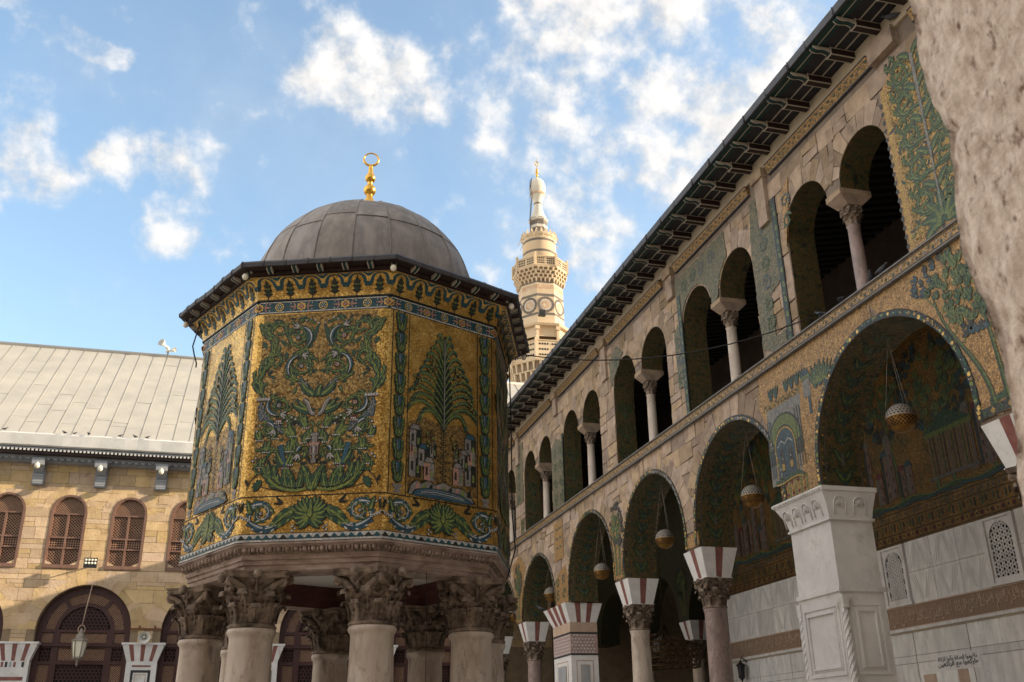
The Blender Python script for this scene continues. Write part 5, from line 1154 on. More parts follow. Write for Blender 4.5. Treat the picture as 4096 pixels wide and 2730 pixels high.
# pierced marble windows
def grille(y0,y1,z0,z1,kind):
    q=MB(); w=y1-y0; F=lambda u,v,h:FB(u,v,h)
    for a,b,c_,d,h_ in ((y0,y0+.10,z0,z1,.08),(y1-.10,y1,z0,z1,.08),(y0+.10,y1-.10,z0,z0+.10,.05),(y0+.10,y1-.10,z1-.05,z1,.08)): q.prism(F,[(a,c_),(b,c_),(b,d),(a,d)],.0,h_,0)
    q.prism(F,[(y0-.04,z0-.06),(y1+.04,z0-.06),(y1+.04,z0-.002),(y0-.04,z0-.002)],0,.08,0)
    cy=(y0+y1)/2; r=w/2-.16; zc=z1-.12-r
    # spandrels above the arched opening
    for sd in (-1,1):
        P=[(cy+sd*(w/2-.102),zc)]+[(cy+sd*(w/2-.102),z1-.052),(cy,z1-.052)]+[(cy+sd*r*math.sin(a),zc+r*math.cos(a)) for a in [PI/2*i/8 for i in range(9)]]
        q.prism(F,P,0,.035,0)
    for sd in (-1,1): q.prism(F,[(cy+sd*r,z0+.10),(cy+sd*(w/2-.102),z0+.10),(cy+sd*(w/2-.102),zc),(cy+sd*r,zc)],0,.035,0)
    b=MB()
    def inside(u,v): return abs(u-cy)<=r+.01 and z0+.09<v and (v<zc or (u-cy)**2+(v-zc)**2<(r+.01)**2)
    st=.145; R_=random.Random(kind); nv=int((z1-z0)/st)+1; nu=int(w/st)+2
    for i in range(-nu,nu):
        for j in range(nv):
            u,v=cy+(i+.5*(j%2))*st,z0+.13+j*st*.87
            # rosette ring + links
            if kind==0: P=[(u+.057*math.cos(a),v+.057*math.sin(a)) for a in [2*PI*k/6 for k in range(7)]]
            else: P=[(u+.062*math.cos(a)*(1 if k%2 else .55),v+.062*math.sin(a)*(1 if k%2 else .55)) for k,a in enumerate([2*PI*k/8 for k in range(9)])]
            if inside(u,v): q.tube([F(a,c_,.02) for a,c_ in P],.022,4,0,False)
            for du,dv in ((st,0),(st/2,st*.87),(-st/2,st*.87)):
                if inside(u,v) and inside(u+du,v+dv): q.tube([F(u+du*.36,v+dv*.36,.02),F(u+du*.64,v+dv*.64,.02)],.024,4,0,False)
    g=q.build('grille_window',[MARB],arc)
    b.prism(F,[(y0+.08,z0+.08),(y1-.08,z0+.08),(y1-.08,z1-.03),(y0+.08,z1-.03)],.003,.006,0); b.build('pane',[BLACK],g)
for k,(a,b) in enumerate(WIN): grille(a,b,4.68,6.07,k%2)
# vestibule beyond the back wall: second colonnade, lintel wall, dark depth
q=MB()
for c,r in ((31.95,1.35),(36.05,1.9),(40.6,1.9)):
    P=arcpts(c,r,5.75,16)
    for x,f in ((XW,False),(XW+.9,True)):
        for a,b in zip(P,P[1:]): q.add([(x,*a),(x,*b),(x,b[0],14.47),(x,a[0],14.47)],[(0,1,2,3) if f else (3,2,1,0)],0)
    for a,b in zip(P,P[1:]): q.add([(XW,*a),(XW+.9,*a),(XW+.9,*b),(XW,*b)],[(0,1,2,3)],0,True)
for a,b in ((30.35,30.6),(33.3,34.15),(37.95,38.7),(42.5,44)): q.box(XW,XW+.9,a,b,5.72,14.47,0)
o=Orn(FB)
for u in (33.7,38.3): treeorn(o,u,5.9,1.7,.9,int(u),2,0,50,.1)
b0=len(q.v); q.v+=o.v; q.f+=[[i+b0 for i in f_] for f_ in o.f]; q.m+=[a+1 for a in o.m]; q.s+=o.s
q.build('inner_arch_wall',[SOFD]+OMD,arc)
for y in (33.72,38.3): arcade_column(y,XW+.45,SHAFT)
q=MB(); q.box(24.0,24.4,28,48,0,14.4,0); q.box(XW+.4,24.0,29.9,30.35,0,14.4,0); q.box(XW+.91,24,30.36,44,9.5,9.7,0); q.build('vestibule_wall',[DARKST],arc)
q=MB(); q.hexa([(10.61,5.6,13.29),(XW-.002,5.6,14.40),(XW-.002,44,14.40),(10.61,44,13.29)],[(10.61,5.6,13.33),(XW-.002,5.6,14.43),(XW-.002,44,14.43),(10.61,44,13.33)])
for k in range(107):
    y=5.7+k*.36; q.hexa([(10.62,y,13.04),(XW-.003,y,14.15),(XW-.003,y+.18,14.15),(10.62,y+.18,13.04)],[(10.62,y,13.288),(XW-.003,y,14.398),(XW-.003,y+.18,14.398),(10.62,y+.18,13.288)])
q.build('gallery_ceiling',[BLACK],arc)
q=MB(); q.box(10.02,10.60,5.6,44,13.11,13.36,0); q.build('wall_plate',[MORT],arc)
q=MB(); q.box(10.0,XW+.4,5.2,5.6,0,13.4,0); q.hexa([(10.6,5.2,13.401),(XW+.4,5.2,13.401),(XW+.4,5.6,13.401),(10.6,5.6,13.401)],[(10.6,5.2,13.43),(XW+.4,5.2,14.5),(XW+.4,5.6,14.5),(10.6,5.6,13.43)],0); q.build('end_wall',[STONE],arc)
q=MB(); vs=[(9.05,13.27),(16.3,14.98),(17.4,14.9),(17.4,14.75),(9.1,13.165)]
q.add([(x,5.0,z) for x,z in vs]+[(x,44.,z) for x,z in vs],[(0,1,6,5),(1,2,7,6),(2,3,8,7),(3,4,9,8),(4,3,2,1,0),(5,6,7,8,9)])
q.build('roof',[ROOFL],arc)
# wooden eave: boards, rafters with boxed ends, curved brackets, lead edge
q=MB()
q.box(9.06,9.99,5.0,44,13.145,13.160,0)
for x,w_ in ((9.54,.022),(9.76,.022),(9.20,.016)): q.box(x-w_*.6,x+w_*.6,5.0,44,13.135,13.1445,1 if x>9.35 else 2)
q.box(9.08,9.30,5.0,44,13.1385,13.1443,3)
q.build('eave_boards',[SOFB,CREAM,CREAM,TEALW],arc)
rf=MB(); rf.box(9.45,10.0,-.075,.075,12.985,13.134,0)
for z in (12.982,13.118): rf.box(9.452,9.998,-.079,-.060,z,z+.016,1); rf.box(9.452,9.998,.060,.079,z,z+.016,1)
rf.box(9.432,9.449,-.085,.085,12.975,13.14,1); rf.box(9.425,9.431,-.062,.062,12.998,13.118,0)
for s_,mm in ((-.055,1),(.055,1),(0,0)):
    w_=.008 if mm else .047
    for i in range(8):
        t0,t1=i/8,(i+1)/8; z=lambda t:13.035+.055*t+.022*math.sin(t*2*PI); x=lambda t:9.424-.33*t
        e0=.004*mm
        rf.hexa([(x(t0),s_-w_,z(t0)-e0),(x(t1),s_-w_,z(t1)-e0),(x(t1),s_+w_,z(t1)-e0),(x(t0),s_+w_,z(t0)-e0)],[(x(t0),s_-w_,13.12),(x(t1),s_-w_,13.12),(x(t1),s_+w_,13.12),(x(t0),s_+w_,13.12)],3 if not mm else 1)
rf.v=[(x-10,y,z) for x,y,z in rf.v]
rfm=rf.mesh('eave_rafter',[WOODD,CREAM,CREAM,TEALW])
for k in range(49): link('eave_rafter',rfm,arc,(0,-24+5.95+.77*k+(11.4-5.95)%.77,0))
q=MB(); R_=random.Random(6); y=5.0
while y<44:
    L_=R_.uniform(.55,1.1); y2=min(44,y+L_-.012); a=R_.uniform(-.018,.018); b=a+R_.uniform(-.012,.012)
    for (ya,ja) in ((y,a),): q.hexa([(9.02+a,y,13.13+a),(9.06,y,13.13+a),(9.06,y2,13.13+b),(9.02+b,y2,13.13+b)],[(9.0+a,y,13.265+a),(9.3,y,13.33),(9.3,y2,13.33),(9.0+b,y2,13.265+b)],0)
    q.tube([(9.01+a,y2,13.12),(9.0+a,y2,13.27+a),(9.3,y2,13.335)],.014,5); y+=L_
q.build('lead_edge',[LEADD],arc)

# ================================================================== 3. PRAYER HALL
YH=44.
hall=thing('prayer_hall','sunlit honey-stone hall with pale gable roof, lattice windows and arched doors, far left','building',(-3,44,0))
def FH(u,v,h): return (u,YH-h,v)
HA=[(-10.66+4.78*k,1.80,6.22) for k in range(5)]      # door arches
HW=[(-9.50+2.39*k,.70,11.02) for k in range(9)]       # windows, sill 8.73
U0,U1=-15.5,14.
w=MB()
ed=[U0]
for c,r,_ in HA: ed+=[c-r,c+r]
ed.append(U1)
def hq(a,b,c,d): w.add([FH(*p,0) for p in (a,b,c,d)],[(0,1,2,3)],0)
for i in range(0,len(ed),2): hq((ed[i],0),(ed[i+1],0),(ed[i+1],8.3),(ed[i],8.3))
for c,r,zc in HA:
    P=[(c-r,0)]+arcpts(c,r,zc,24)+[(c+r,0)]
    for a,b in zip(P[1:-1],P[2:-1]): hq(a,b,(b[0],8.3),(a[0],8.3))
    for a,b in zip(P,P[1:]): w.add([FH(*a,0),FH(*b,0),FH(*b,-.55),FH(*a,-.55)],[(0,1,2,3)],0,True)
hq((U0,8.3),(U1,8.3),(U1,8.73),(U0,8.73))
ed=[U0]
for c,r,_ in HW: ed+=[c-r,c+r]
ed.append(U1)
for i in range(0,len(ed),2): hq((ed[i],8.73),(ed[i+1],8.73),(ed[i+1],13.4),(ed[i],13.4))
for c,r,zc in HW:
    P=[(c-r,8.73)]+arcpts(c,r,zc,16)+[(c+r,8.73)]
    for a,b in zip(P[1:-1],P[2:-1]): hq(a,b,(b[0],13.4),(a[0],13.4))
    for a,b in zip(P,P[1:]+P[:1]): w.add([FH(*a,0),FH(*b,0),FH(*b,-.3),FH(*a,-.3)],[(0,1,2,3)],0)
w.build('wall',[HMO],hall)
ZW_=11.0
m=MB()
masonry(m,FH,U0,U1,5.72,13.35,[(c,r+.30,zc,0) for c,r,zc in HA]+[(c,r+.16,zc,ZW_) for c,r,zc in HW]+[(c,r+.01,zc,8.73,1) for c,r,zc in HW],.42,(.45,1.0),seed=14,gap=.016,proud=.014)
for k,(c,r,zc) in enumerate(HA): voussoirs(m,FH,c,r,zc,.62,15,k+70,gap=.010)
for k,(c,r,zc) in enumerate(HW): voussoirs(m,FH,c,r,zc,.36,9,k+90,gap=.010)
m.build('stone_facing',[HST],hall)
# windows
fr=MB(); r=.70
FW=lambda u,v,h:(u,.12-h,v)
def arcl(r,zc,n=18): return [(r*math.cos(PI*(1-i/n)),zc+r*math.sin(PI*(1-i/n))) for i in range(n+1)]
ZW=11.02
for r0,r1,h in ((.70,.615,.16),(.615,.585,.10)):
    A=[(-r0,8.73)]+arcl(r0,ZW)+[(r0,8.73)]; B=[(-r1,8.73)]+arcl(r1,ZW)+[(r1,8.73)]
    for i in range(len(A)-1): fr.prism(FW,[A[i],A[i+1],B[i+1],B[i]],-.05,h,0)
fr.prism(FW,[(-.70,8.66),(.70,8.66),(.70,8.80),(-.70,8.80)],-.05,.20,0)
for z in (10.92,9.93,9.50): fr.prism(FW,[(-.59,z-.035),(.59,z-.035),(.59,z+.035),(-.59,z+.035)],-.02,.09,0)
for a,b in ((8.80,9.465),(9.535,9.895),(9.965,10.885)): fr.prism(FW,[(-.04,a),(.04,a),(.04,b),(-.04,b)],-.02,.088,0)
frm=fr.mesh('window',[WOODR])
la=MB()
def lattice(m,F,u0,u1,z0,z1,st,w,clip=None,h=.0,diag=True,mat=0):
    if diag:
        for sgn,hh in ((1,h),(-1,h+.012)):
            k=-(z1-z0)
            c=u0-(z1-z0)
            while c<u1+(z1-z0):
                # line u = c + sgn-dependent
                if sgn>0: a=max(u0,c); b=min(u1,c+(z1-z0)); f=lambda u:z0+(u-c)
                else: a=max(u0,c); b=min(u1,c+(z1-z0)); f=lambda u:z1-(u-c)
                if b-a>.02:
                    n=1 if not clip else max(1,int((b-a)/.05))
                    for i in range(n):
                        p,q=a+(b-a)*i/n,a+(b-a)*(i+1)/n
                        if clip and not clip((p+q)/2,f((p+q)/2)): continue
                        m.add([F(p,f(p)-w,hh),F(q,f(q)-w,hh),F(q,f(q)+w,hh),F(p,f(p)+w,hh)],[(0,1,2,3)],mat)
                c+=st
    else:
        for i in range(int((u1-u0)/st)+1): 
            u=u0+i*st; m.add([F(u-w*.7,z0,h),F(u+w*.7,z0,h),F(u+w*.7,z1,h),F(u-w*.7,z1,h)],[(0,1,2,3)],mat)
        for i in range(int((z1-z0)/st)+1): 
            z=z0+i*st; m.add([F(u0,z-w*.7,h+.01),F(u1,z-w*.7,h+.01),F(u1,z+w*.7,h+.01),F(u0,z+w*.7,h+.01)],[(0,1,2,3)],mat)
for sd in (-1,1):
    a,b=(.04,.585) if sd>0 else (-.585,-.04)
    lattice(la,FW,a,b,8.80,9.465,.125,.020); lattice(la,FW,a,b,9.535,9.895,.095,.022,None,0,False); lattice(la,FW,a,b,9.965,10.885,.125,.020)
lattice(la,FW,-.585,.585,10.955,11.6,.10,.020,lambda u,v:u*u+(v-ZW)**2<.585**2)
lam=la.mesh('lattice',[LATT])
pn=MB(); pn.poly([(x,.22,z) for x,z in [(-.69,8.75)]+arcl(.69,ZW)+[(.69,8.75)]]); pnm=pn.mesh('pane',[BLACK])
for c,_,_ in HW[:6]:
    f=link('window',frm,hall,(c+3,0,0)); link('lattice',lam,f); link('pane',pnm,f)
# arched wooden screens
d=MB(); la=MB(); FDm=lambda u,v,h:(u,.42-h,v); r=1.79; ZA=6.22
def ringseg(m,r0,r1,zc,a0,a1,h,n=20,mat=0,F=FDm):
    for i in range(n):
        A,B=a0+(a1-a0)*i/n,a0+(a1-a0)*(i+1)/n
        m.prism(F,[(r0*math.cos(A),zc+r0*math.sin(A)),(r0*math.cos(B),zc+r0*math.sin(B)),(r1*math.cos(B),zc+r1*math.sin(B)),(r1*math.cos(A),zc+r1*math.sin(A))],-.05,h,mat)
ringseg(d,1.79,1.50,ZA,0,PI,.06,28); ringseg(d,1.12,.98,ZA,0,PI,.06,22)
for a in (PI*.30,PI*.70): 
    c_,s_=math.cos(a),math.sin(a); d.prism(FDm,[(1.1*c_-.07*s_,ZA+1.1*s_+.07*c_),(1.1*c_+.07*s_,ZA+1.1*s_-.07*c_),(1.52*c_+.07*s_,ZA+1.52*s_-.07*c_),(1.52*c_-.07*s_,ZA+1.52*s_+.07*c_)],-.04,.056,0)
rows=[(6.22,6.32),(5.62,5.86),(4.98,5.14),(4.12,4.30),(2.9,3.1)]
zs=[(6.16,6.28),(5.56,5.74),(4.92,5.06),(3.98,4.12),(2.6,2.8),(0,.6)]
for a,b in zs: d.prism(FDm,[(-1.79,a),(1.79,a),(1.79,b),(-1.79,b)],-.05,.065,0)
d.prism(FDm,[(-1.79,5.62),(1.79,5.62),(1.79,5.68),(-1.79,5.68)],0,.13,0)
for u in (-1.70,-1.02,1.02,1.70):
    for (a,b) in ((5.74,6.16),(5.06,5.56),(4.12,4.92),(2.8,3.98),(.6,2.6)): d.prism(FDm,[(u-.13,a),(u+.13,a),(u+.13,b),(u-.13,b)],-.05,.06,0)
dm=d.mesh('door_screen',[WOODL])
lattice(la,FDm,-1.5,1.5,ZA+.05,ZA+1.5,.095,.018,lambda u,v:1.12**2<u*u+(v-ZA)**2<1.5**2)
def star_fret(m,u0,u1,z0,z1,st,clip=None):
    for i in range(int((u1-u0)/st)+1):
        for j in range(int((z1-z0)/st/.87)+1):
            u,v=u0+(i+.5*(j%2))*st,z0+j*st*.87
            if u>u1 or (clip and not clip(u,v)): continue
            for k in range(6):
                a,b=2*PI*k/6,2*PI*(k+1)/6; R1,R2=st*.56,st*.36
                m.add([FDm(u+R1*math.cos(a),v+R1*math.sin(a),.015),FDm(u+R1*math.cos(b),v+R1*math.sin(b),.015),FDm(u+R2*math.cos(b),v+R2*math.sin(b),.015),FDm(u+R2*math.cos(a),v+R2*math.sin(a),.015)],[(0,1,2,3)],1)
star_fret(la,-.95,.95,ZA+.08,ZA+.98,.15,lambda u,v:u*u+(v-ZA)**2<.94**2)
for a,b in ((-.89,.89),(-1.57,-1.15),(1.15,1.57)):
    lattice(la,FDm,a,b,5.76,6.14,.085,.017); 
    if b-a>1: lattice(la,FDm,a,b,5.08,5.54,.095,.018); star_fret(la,a+.05,b-.05,4.16,4.9,.15); lattice(la,FDm,a,b,2.82,3.96,.1,.018)
    else: star_fret(la,a+.05,b-.05,5.10,5.54,.15); lattice(la,FDm,a,b,4.14,4.9,.095,.018); lattice(la,FDm,a,b,2.82,3.96,.1,.018)
lm=la.mesh('lattice',[LATT,WOODL])
pn=MB(); pn.poly([(x,.50,z) for x,z in [(-1.79,0)]+arcl(1.79,ZA)+[(1.79,0)]]); pdm=pn.mesh('pane',[BLACK])
for c,_,_ in HA:
    f=link('door_screen',dm,hall,(c+3,0,0)); link('lattice',lm,f); link('pane',pdm,f)
# marble-clad piers
for k in range(4):
    c=-8.27+4.78*k; q=MB(); hw=.59
    q.box(c-hw,c+hw,YH-.10,YH-.001,0,5.02,0); q.box(c-hw-.001,c+hw+.001,YH-.001,YH+.30,0,5.0,0)
    b=[(c-hw,YH-.10,5.02),(c+hw,YH-.10,5.02),(c+hw,YH+.25,5.02),(c-hw,YH+.25,5.02)]; t=[(c-hw-.22,YH-.20,5.66),(c+hw+.22,YH-.20,5.66),(c+hw+.22,YH+.25,5.66),(c-hw-.22,YH+.25,5.66)]
    q.hexa(b,t,0); q.box(c-hw-.26,c+hw+.26,YH-.23,YH+.25,5.661,5.74,0)
    B0,B1,T0,T1=map(Vector,(b[0],b[1],t[0],t[1]))
    for j in range(3):
        a,e_=.13+.29*j+.02,.13+.29*j+.13; n=Vector((0,-.004,0)); q.add([B0.lerp(B1,a)+n,B0.lerp(B1,e_)+n,T0.lerp(T1,e_)+n,T0.lerp(T1,a)+n],[(0,1,2,3)],1)
    o=Orn(lambda u,v,h:(u,YH-.10-h,v))
    if k==0:
        for j in range(6): o.rect(c-.42+j*.15,c-.33+j*.15,4.78,4.98,(1,2,3,1,0,2)[j],0)
        o.rect(c-.45,c+.45,4.28,4.42,1,0)
        for i in range(8):
            for j in range(9):
                u,v=c-.40+i*.115,3.2+j*.105; o.pg([(u-.05,v),(u,v-.05),(u+.05,v),(u,v+.05)],(1,2,0,4)[(i+j*3)%4],1)
    else:
        o.rect(c-.36,c+.36,4.80,4.87,1,0)
        for e_,cc in ((0,2),(.10,0),(.16,4),(.19,0)): o.rect(c-.38+e_,c+.38-e_,2.6+e_,4.68-e_,cc,int(e_*30))
    b0=len(q.v); q.v+=o.v; q.f+=[[i_+b0 for i_ in f_] for f_ in o.f]; q.m+=o.m; q.s+=o.s
    q.build('marble_pier',[MARB,RSTR,BSTR,MARG,TAN],hall)
# cornice, gutter, roof
q=MB(); q.box(U0,U1,YH-.42,YH-.001,12.98,13.10,0); q.box(U0,U1,YH-.62,YH-.002,13.10,13.2,0); q.box(U0,U1,YH-.98,YH-.003,13.38,13.45,0); q.box(U0,U1,YH-.90,YH-.003,13.20,13.38,1)
for k in range(190): q.box(U0+.05+k*.155,U0+.13+k*.155,YH-1.0,YH-.95,13.30,13.379,2)
for k in range(110): q.box(U0+.05+k*.268,U0+.19+k*.268,YH-.66,YH-.62,13.02,13.10,0)
q.build('cornice',[GREYP,WOODD,WPAINT],hall)
q=MB(); R_=random.Random(5)
n=60; pts=[]
for k in range(n+1):
    x=U0+(U1-U0)*k/n; j=R_.uniform(-.012,.012); pts.append([(x,YH-1.02,13.47+j),(x,YH-1.10+j,13.52+j),(x,YH-1.14+j,13.98+j),(x,YH-1.02,14.06+j),(x,YH-.9,14.02)])
for k in range(n):
    for i in range(4): q.add([pts[k][i],pts[k+1][i],pts[k+1][i+1],pts[k][i+1]],[(0,1,2,3)],0)
q.build('gutter',[WPAINT],hall)
YR,ZR=51.,20.95
def rp(x,t,h=0): 
    dy,dz=YR-(YH-1),ZR-14.03; L_=math.hypot(dy,dz); return (x,(YH-1)+dy*t-dz/L_*h,14.03+dz*t+dy/L_*h)
q=MB(); R_=random.Random(8); k=0; x=U0
while x<U1+6:
    cuts=[0]+sorted(R_.uniform(.1,.9) for _ in range(3))+[1]
    for i in range(4):
        h=R_.uniform(0,.006); q.add([rp(x,cuts[i],h+.008*(i<3)),rp(x+.68,cuts[i],h+.008*(i<3)),rp(x+.68,cuts[i+1],h),rp(x,cuts[i+1],h)],[(0,1,2,3)],0)
    q.tube([rp(x,t,.02) for t in (0,.33,.66,1)],.014,5); x+=.68
q.tube([(U0-1,YR,ZR+.0),(x,YR,ZR+.0)],.13,8)
q.add([(U0,YR,ZR),(x,YR,ZR),(x,YR+8,14),(U0,YR+8,14)],[(0,1,2,3)],0)
q.poly([(x,YH-1,14.0),(x,YR,ZR),(x,YR+8,14)],0); q.poly([(U0,YH-1,14.0),(U0,YR+8,14),(U0,YR,ZR)],0)
q.build('roof',[ROOFL],hall)
q=MB(); q.box(U0,U1+14,YH+.6,YR+8,0,13.9,0); q.build('hall_body',[HMO],hall)
q=MB(); q.box(-78,U0-.01,YH,YR+8,0,13.9,0); q.build('hall_wing',[HST],hall)
q=MB(); q.hexa([(-78,YH-1,13.95),(U0-.01,YH-1,13.95),(U0-.01,YR+8,13.95),(-78,YR+8,13.95)],[(-78,YR-.01,ZR),(U0-.01,YR-.01,ZR),(U0-.01,YR+.01,ZR),(-78,YR+.01,ZR)],0); q.build('wing_roof',[ROOFL],hall)
# painted brackets with bulbs
b=MB(); b.box(-.24,.24,-.16,-.001,12.06,12.96,0); b.box(-.20,.20,-.20,-.161,12.10,12.52,0)
for z in (12.20,12.34,12.46): b.box(-.21,.21,-.215,-.2005,z,z+.03,1)
b.hexa([(-.17,-.20,12.56),(.17,-.20,12.56),(.17,-.161,12.56),(-.17,-.161,12.56)],[(-.22,-.60,12.93),(.22,-.60,12.93),(.22,-.161,12.93),(-.22,-.161,12.93)],0)
b.box(-.27,.27,-.70,-.001,12.962,13.10,0); b.box(-.24,.24,-.74,-.70,12.80,13.08,0); b.tube([(-.24,-.66,12.86),(.24,-.66,12.86)],.07,10,1)
bmx=b.mesh('bracket',[GREYP,MARG])
bb=MB(); bb.tube([(0,0,.07),(0,0,0)],.03,8,1); bb.ball((0,0,-.08),.11,12,8,0,(1,1,1.15)); bbm=bb.mesh('light_bulb',[BULB,WHTP])
for k in range(8):
    x=-10.95+2.45*k; o=link('bracket',bmx,hall,(x+3,0,0)); link('light_bulb',bbm,o,(0,-.80,12.80))

# ================================================================== 4. MINARET
MX,MY=25.35,80.
mi=thing('minaret','tall octagonal limestone minaret with dark stone bands, carved balconies, roundels and a white bulb-shaped top','minaret',(MX,MY,0))
A8=RAD(262)+PI/8+RAD(4)
def oct_(m,prof,mats=None,mat=0,n=8,a0=None): m.lathe(prof,(MX,MY),n,mat,False,A8 if a0 is None else a0,mats)
q=MB()
oct_(q,[(2.75,0),(2.75,29.9)],None,0); oct_(q,[(2.40,36.0),(2.40,37.25)],None,0)
# main octagon with bands
zz=[37.35,37.7,38.25,38.5,40.15,40.42,40.9,41.35,41.55,41.75]
oct_(q,[(2.15,z) for z in zz],[0,0,1,0,1,0,2,0,1])
# upper drum
zz=[44.3,45.1,45.35,46.3,46.55,47.0]; q.lathe([(1.63,z) for z in zz],(MX,MY),16,0,True,0,[0,1,0,1,0])
q.build('shaft',[MINS,MIND,MINR],mi)
# roundels on the octagon faces
for i in range(8):
    a=A8+PI/8+PI/4*i; n=Vector((math.cos(a),math.sin(a),0)); t=Vector((-n.y,n.x,0)); ap=2.15*math.cos(PI/8); C0=Vector((MX,MY,39.32))+n*ap
    F=lambda u,v,h,C0=C0,n=n,t=t:tuple(C0+t*u+Vector((0,0,v))+n*h)
    q=MB(); 
    for k in range(16):
        a0,a1=2*PI*k/16,2*PI*(k+.86)/16; q.prism(F,[(.58*math.cos(a0),.58*math.sin(a0)),(.80*math.cos(a0),.80*math.sin(a0)),(.80*math.cos(a1),.80*math.sin(a1)),(.58*math.cos(a1),.58*math.sin(a1))],-.02,.05,0)
    q.prism(F,[(.56*math.cos(b),.56*math.sin(b)) for b in [2*PI*k/20 for k in range(20)]],-.02,.03,1)
    q.prism(F,[(.46*math.cos(b),.46*math.sin(b)) for b in [2*PI*k/20 for k in range(20)]],.0,.05,2)
    for k in range(8):
        b=PI/4*k; q.tube([F(.1*math.cos(b),.1*math.sin(b),.05),F(.40*math.cos(b+.2),.40*math.sin(b+.2),.05)],.012,4,1)
    q.build('roundel',[MIND,MINW,MINR],mi)
def balcony(z0,z1,r0,r1,zp,seed):
    """muqarnas tiers between z0 and z1, parapet up to zp"""
    q=MB(); T=4
    for k in range(T):
        za,zb=z0+(z1-z0)*k/T,z0+(z1-z0)*(k+1)/T; ra=r0+(r1-r0)*k/T; rb=r0+(r1-r0)*(k+1)/T
        oct_(q,[(ra-.06,za),(ra-.06,zb-.10),(rb+.02,zb-.08),(rb+.02,zb)],[1,0,0])  # darker ring paints the shade inside the muqarnas hollows
        n=32; 
        for j in range(n):
            b=A8+2*PI*(j+.5*(k%2))/n; f=math.cos(PI/8)/math.cos(((b-A8)%(PI/4))-PI/8)
            c=Vector((MX+math.cos(b)*(ra+.03)*f,MY+math.sin(b)*(ra+.03)*f,0)); d=Vector((math.cos(b),math.sin(b),0)); t=Vector((-d.y,d.x,0)); w=.10
            q.hexa([c-t*.04+Vector((0,0,za-.12)),c+t*.04+Vector((0,0,za-.12)),c+t*.04-d*.1+Vector((0,0,za-.12)),c-t*.04-d*.1+Vector((0,0,za-.12))],[c-t*w+d*.13+Vector((0,0,zb-.12)),c+t*w+d*.13+Vector((0,0,zb-.12)),c+t*w-d*.1+Vector((0,0,zb-.12)),c-t*w-d*.1+Vector((0,0,zb-.12))])
    g=q.build('balcony',[MINS,MINB],mi)
    q=MB(); oct_(q,[(r1+.02,z1),(r1+.06,z1+.1),(r1+.02,z1+.12),(r1-.02,z1+.14),(r1-.02,zp-.1),(r1+.04,zp-.08),(r1+.04,zp),(r1-.25,zp),(r1-.25,z1)])
    for i in range(8):
        a0,a1=A8+PI/4*i,A8+PI/4*(i+1); A=Vector((MX+(r1-.01)*math.cos(a0),MY+(r1-.01)*math.sin(a0),0)); B=Vector((MX+(r1-.01)*math.cos(a1),MY+(r1-.01)*math.sin(a1),0)); n=Vector((math.cos((a0+a1)/2),math.sin((a0+a1)/2),0)); t=(B-A).normalized(); L_=(B-A).length
        q.box(A.x-.11,A.x+.11,A.y-.11,A.y+.11,z1,zp+.16); q.ball((A.x,A.y,zp+.26),.13,8,6)
        for s_ in range(2):
            c=A+t*L_*(.27+.46*s_)
            F=lambda u,v,h,c=c,n=n,t=t:tuple(c+t*u+n*(h+.012)+Vector((0,0,v)))
            h_=zp-z1-.34; hw=L_*.19
            for x in range(4):
                for y in range(3): 
                    P=[(-hw+hw*2*(x+.5)/4+hw*.20*math.cos(b),z1+.2+h_*(y+.5)/3+hw*.20*math.sin(b)) for b in [PI/3*k for k in range(6)]]
                    q.prism(F,P,0,.006,1)
    q.build('parapet',[MINS,BLACK],g)
balcony(41.75,43.1,2.22,2.64,44.15,1)
balcony(29.9,33.4,2.75,3.35,35.3,2)
# open gallery under the octagon: posts and roof slab
q=MB()
for i in range(8):
    a=A8+PI/4*i; x,y=MX+2.5*math.cos(a),MY+2.5*math.sin(a); q.box(x-.12,x+.12,y-.12,y+.12,33.4,36.9); q.box(x-.2,x+.2,y-.2,y+.2,36.6,36.95)
oct_(q,[(1.7,33.4),(1.7,37.0)],[1]); oct_(q,[(1.7,36.95),(2.75,37.0),(2.85,37.2),(2.5,37.36),(1.7,37.36)],None,0)  # inner wall coloured darker to carry the overhang's shade
q.build('open_gallery',[MINS,MINB],mi)
# crown of the drum
q=MB(); q.lathe([(1.63,46.85),(1.76,47.0),(1.76,47.15),(1.5,47.16),(1.5,46.9)],(MX,MY),24)
for k in range(22):
    a=2*PI*k/22; x,y=MX+1.67*math.cos(a),MY+1.67*math.sin(a); q.hexa([(x-.15,y-.1,47.1),(x+.15,y-.1,47.1),(x+.15,y+.1,47.1),(x-.15,y+.1,47.1)],[(x-.03,y-.03,47.62),(x+.03,y-.03,47.62),(x+.03,y+.03,47.62),(x-.03,y+.03,47.62)])
for k in range(14):
    a=2*PI*(k+.3)/14; q.tube([(MX+1.70*math.cos(a),MY+1.70*math.sin(a),46.9),(MX+2.0*math.cos(a),MY+2.0*math.sin(a),46.75),(MX+2.05*math.cos(a),MY+2.05*math.sin(a),46.5)],.03,4)
q.build('crenellation',[MINS],mi)
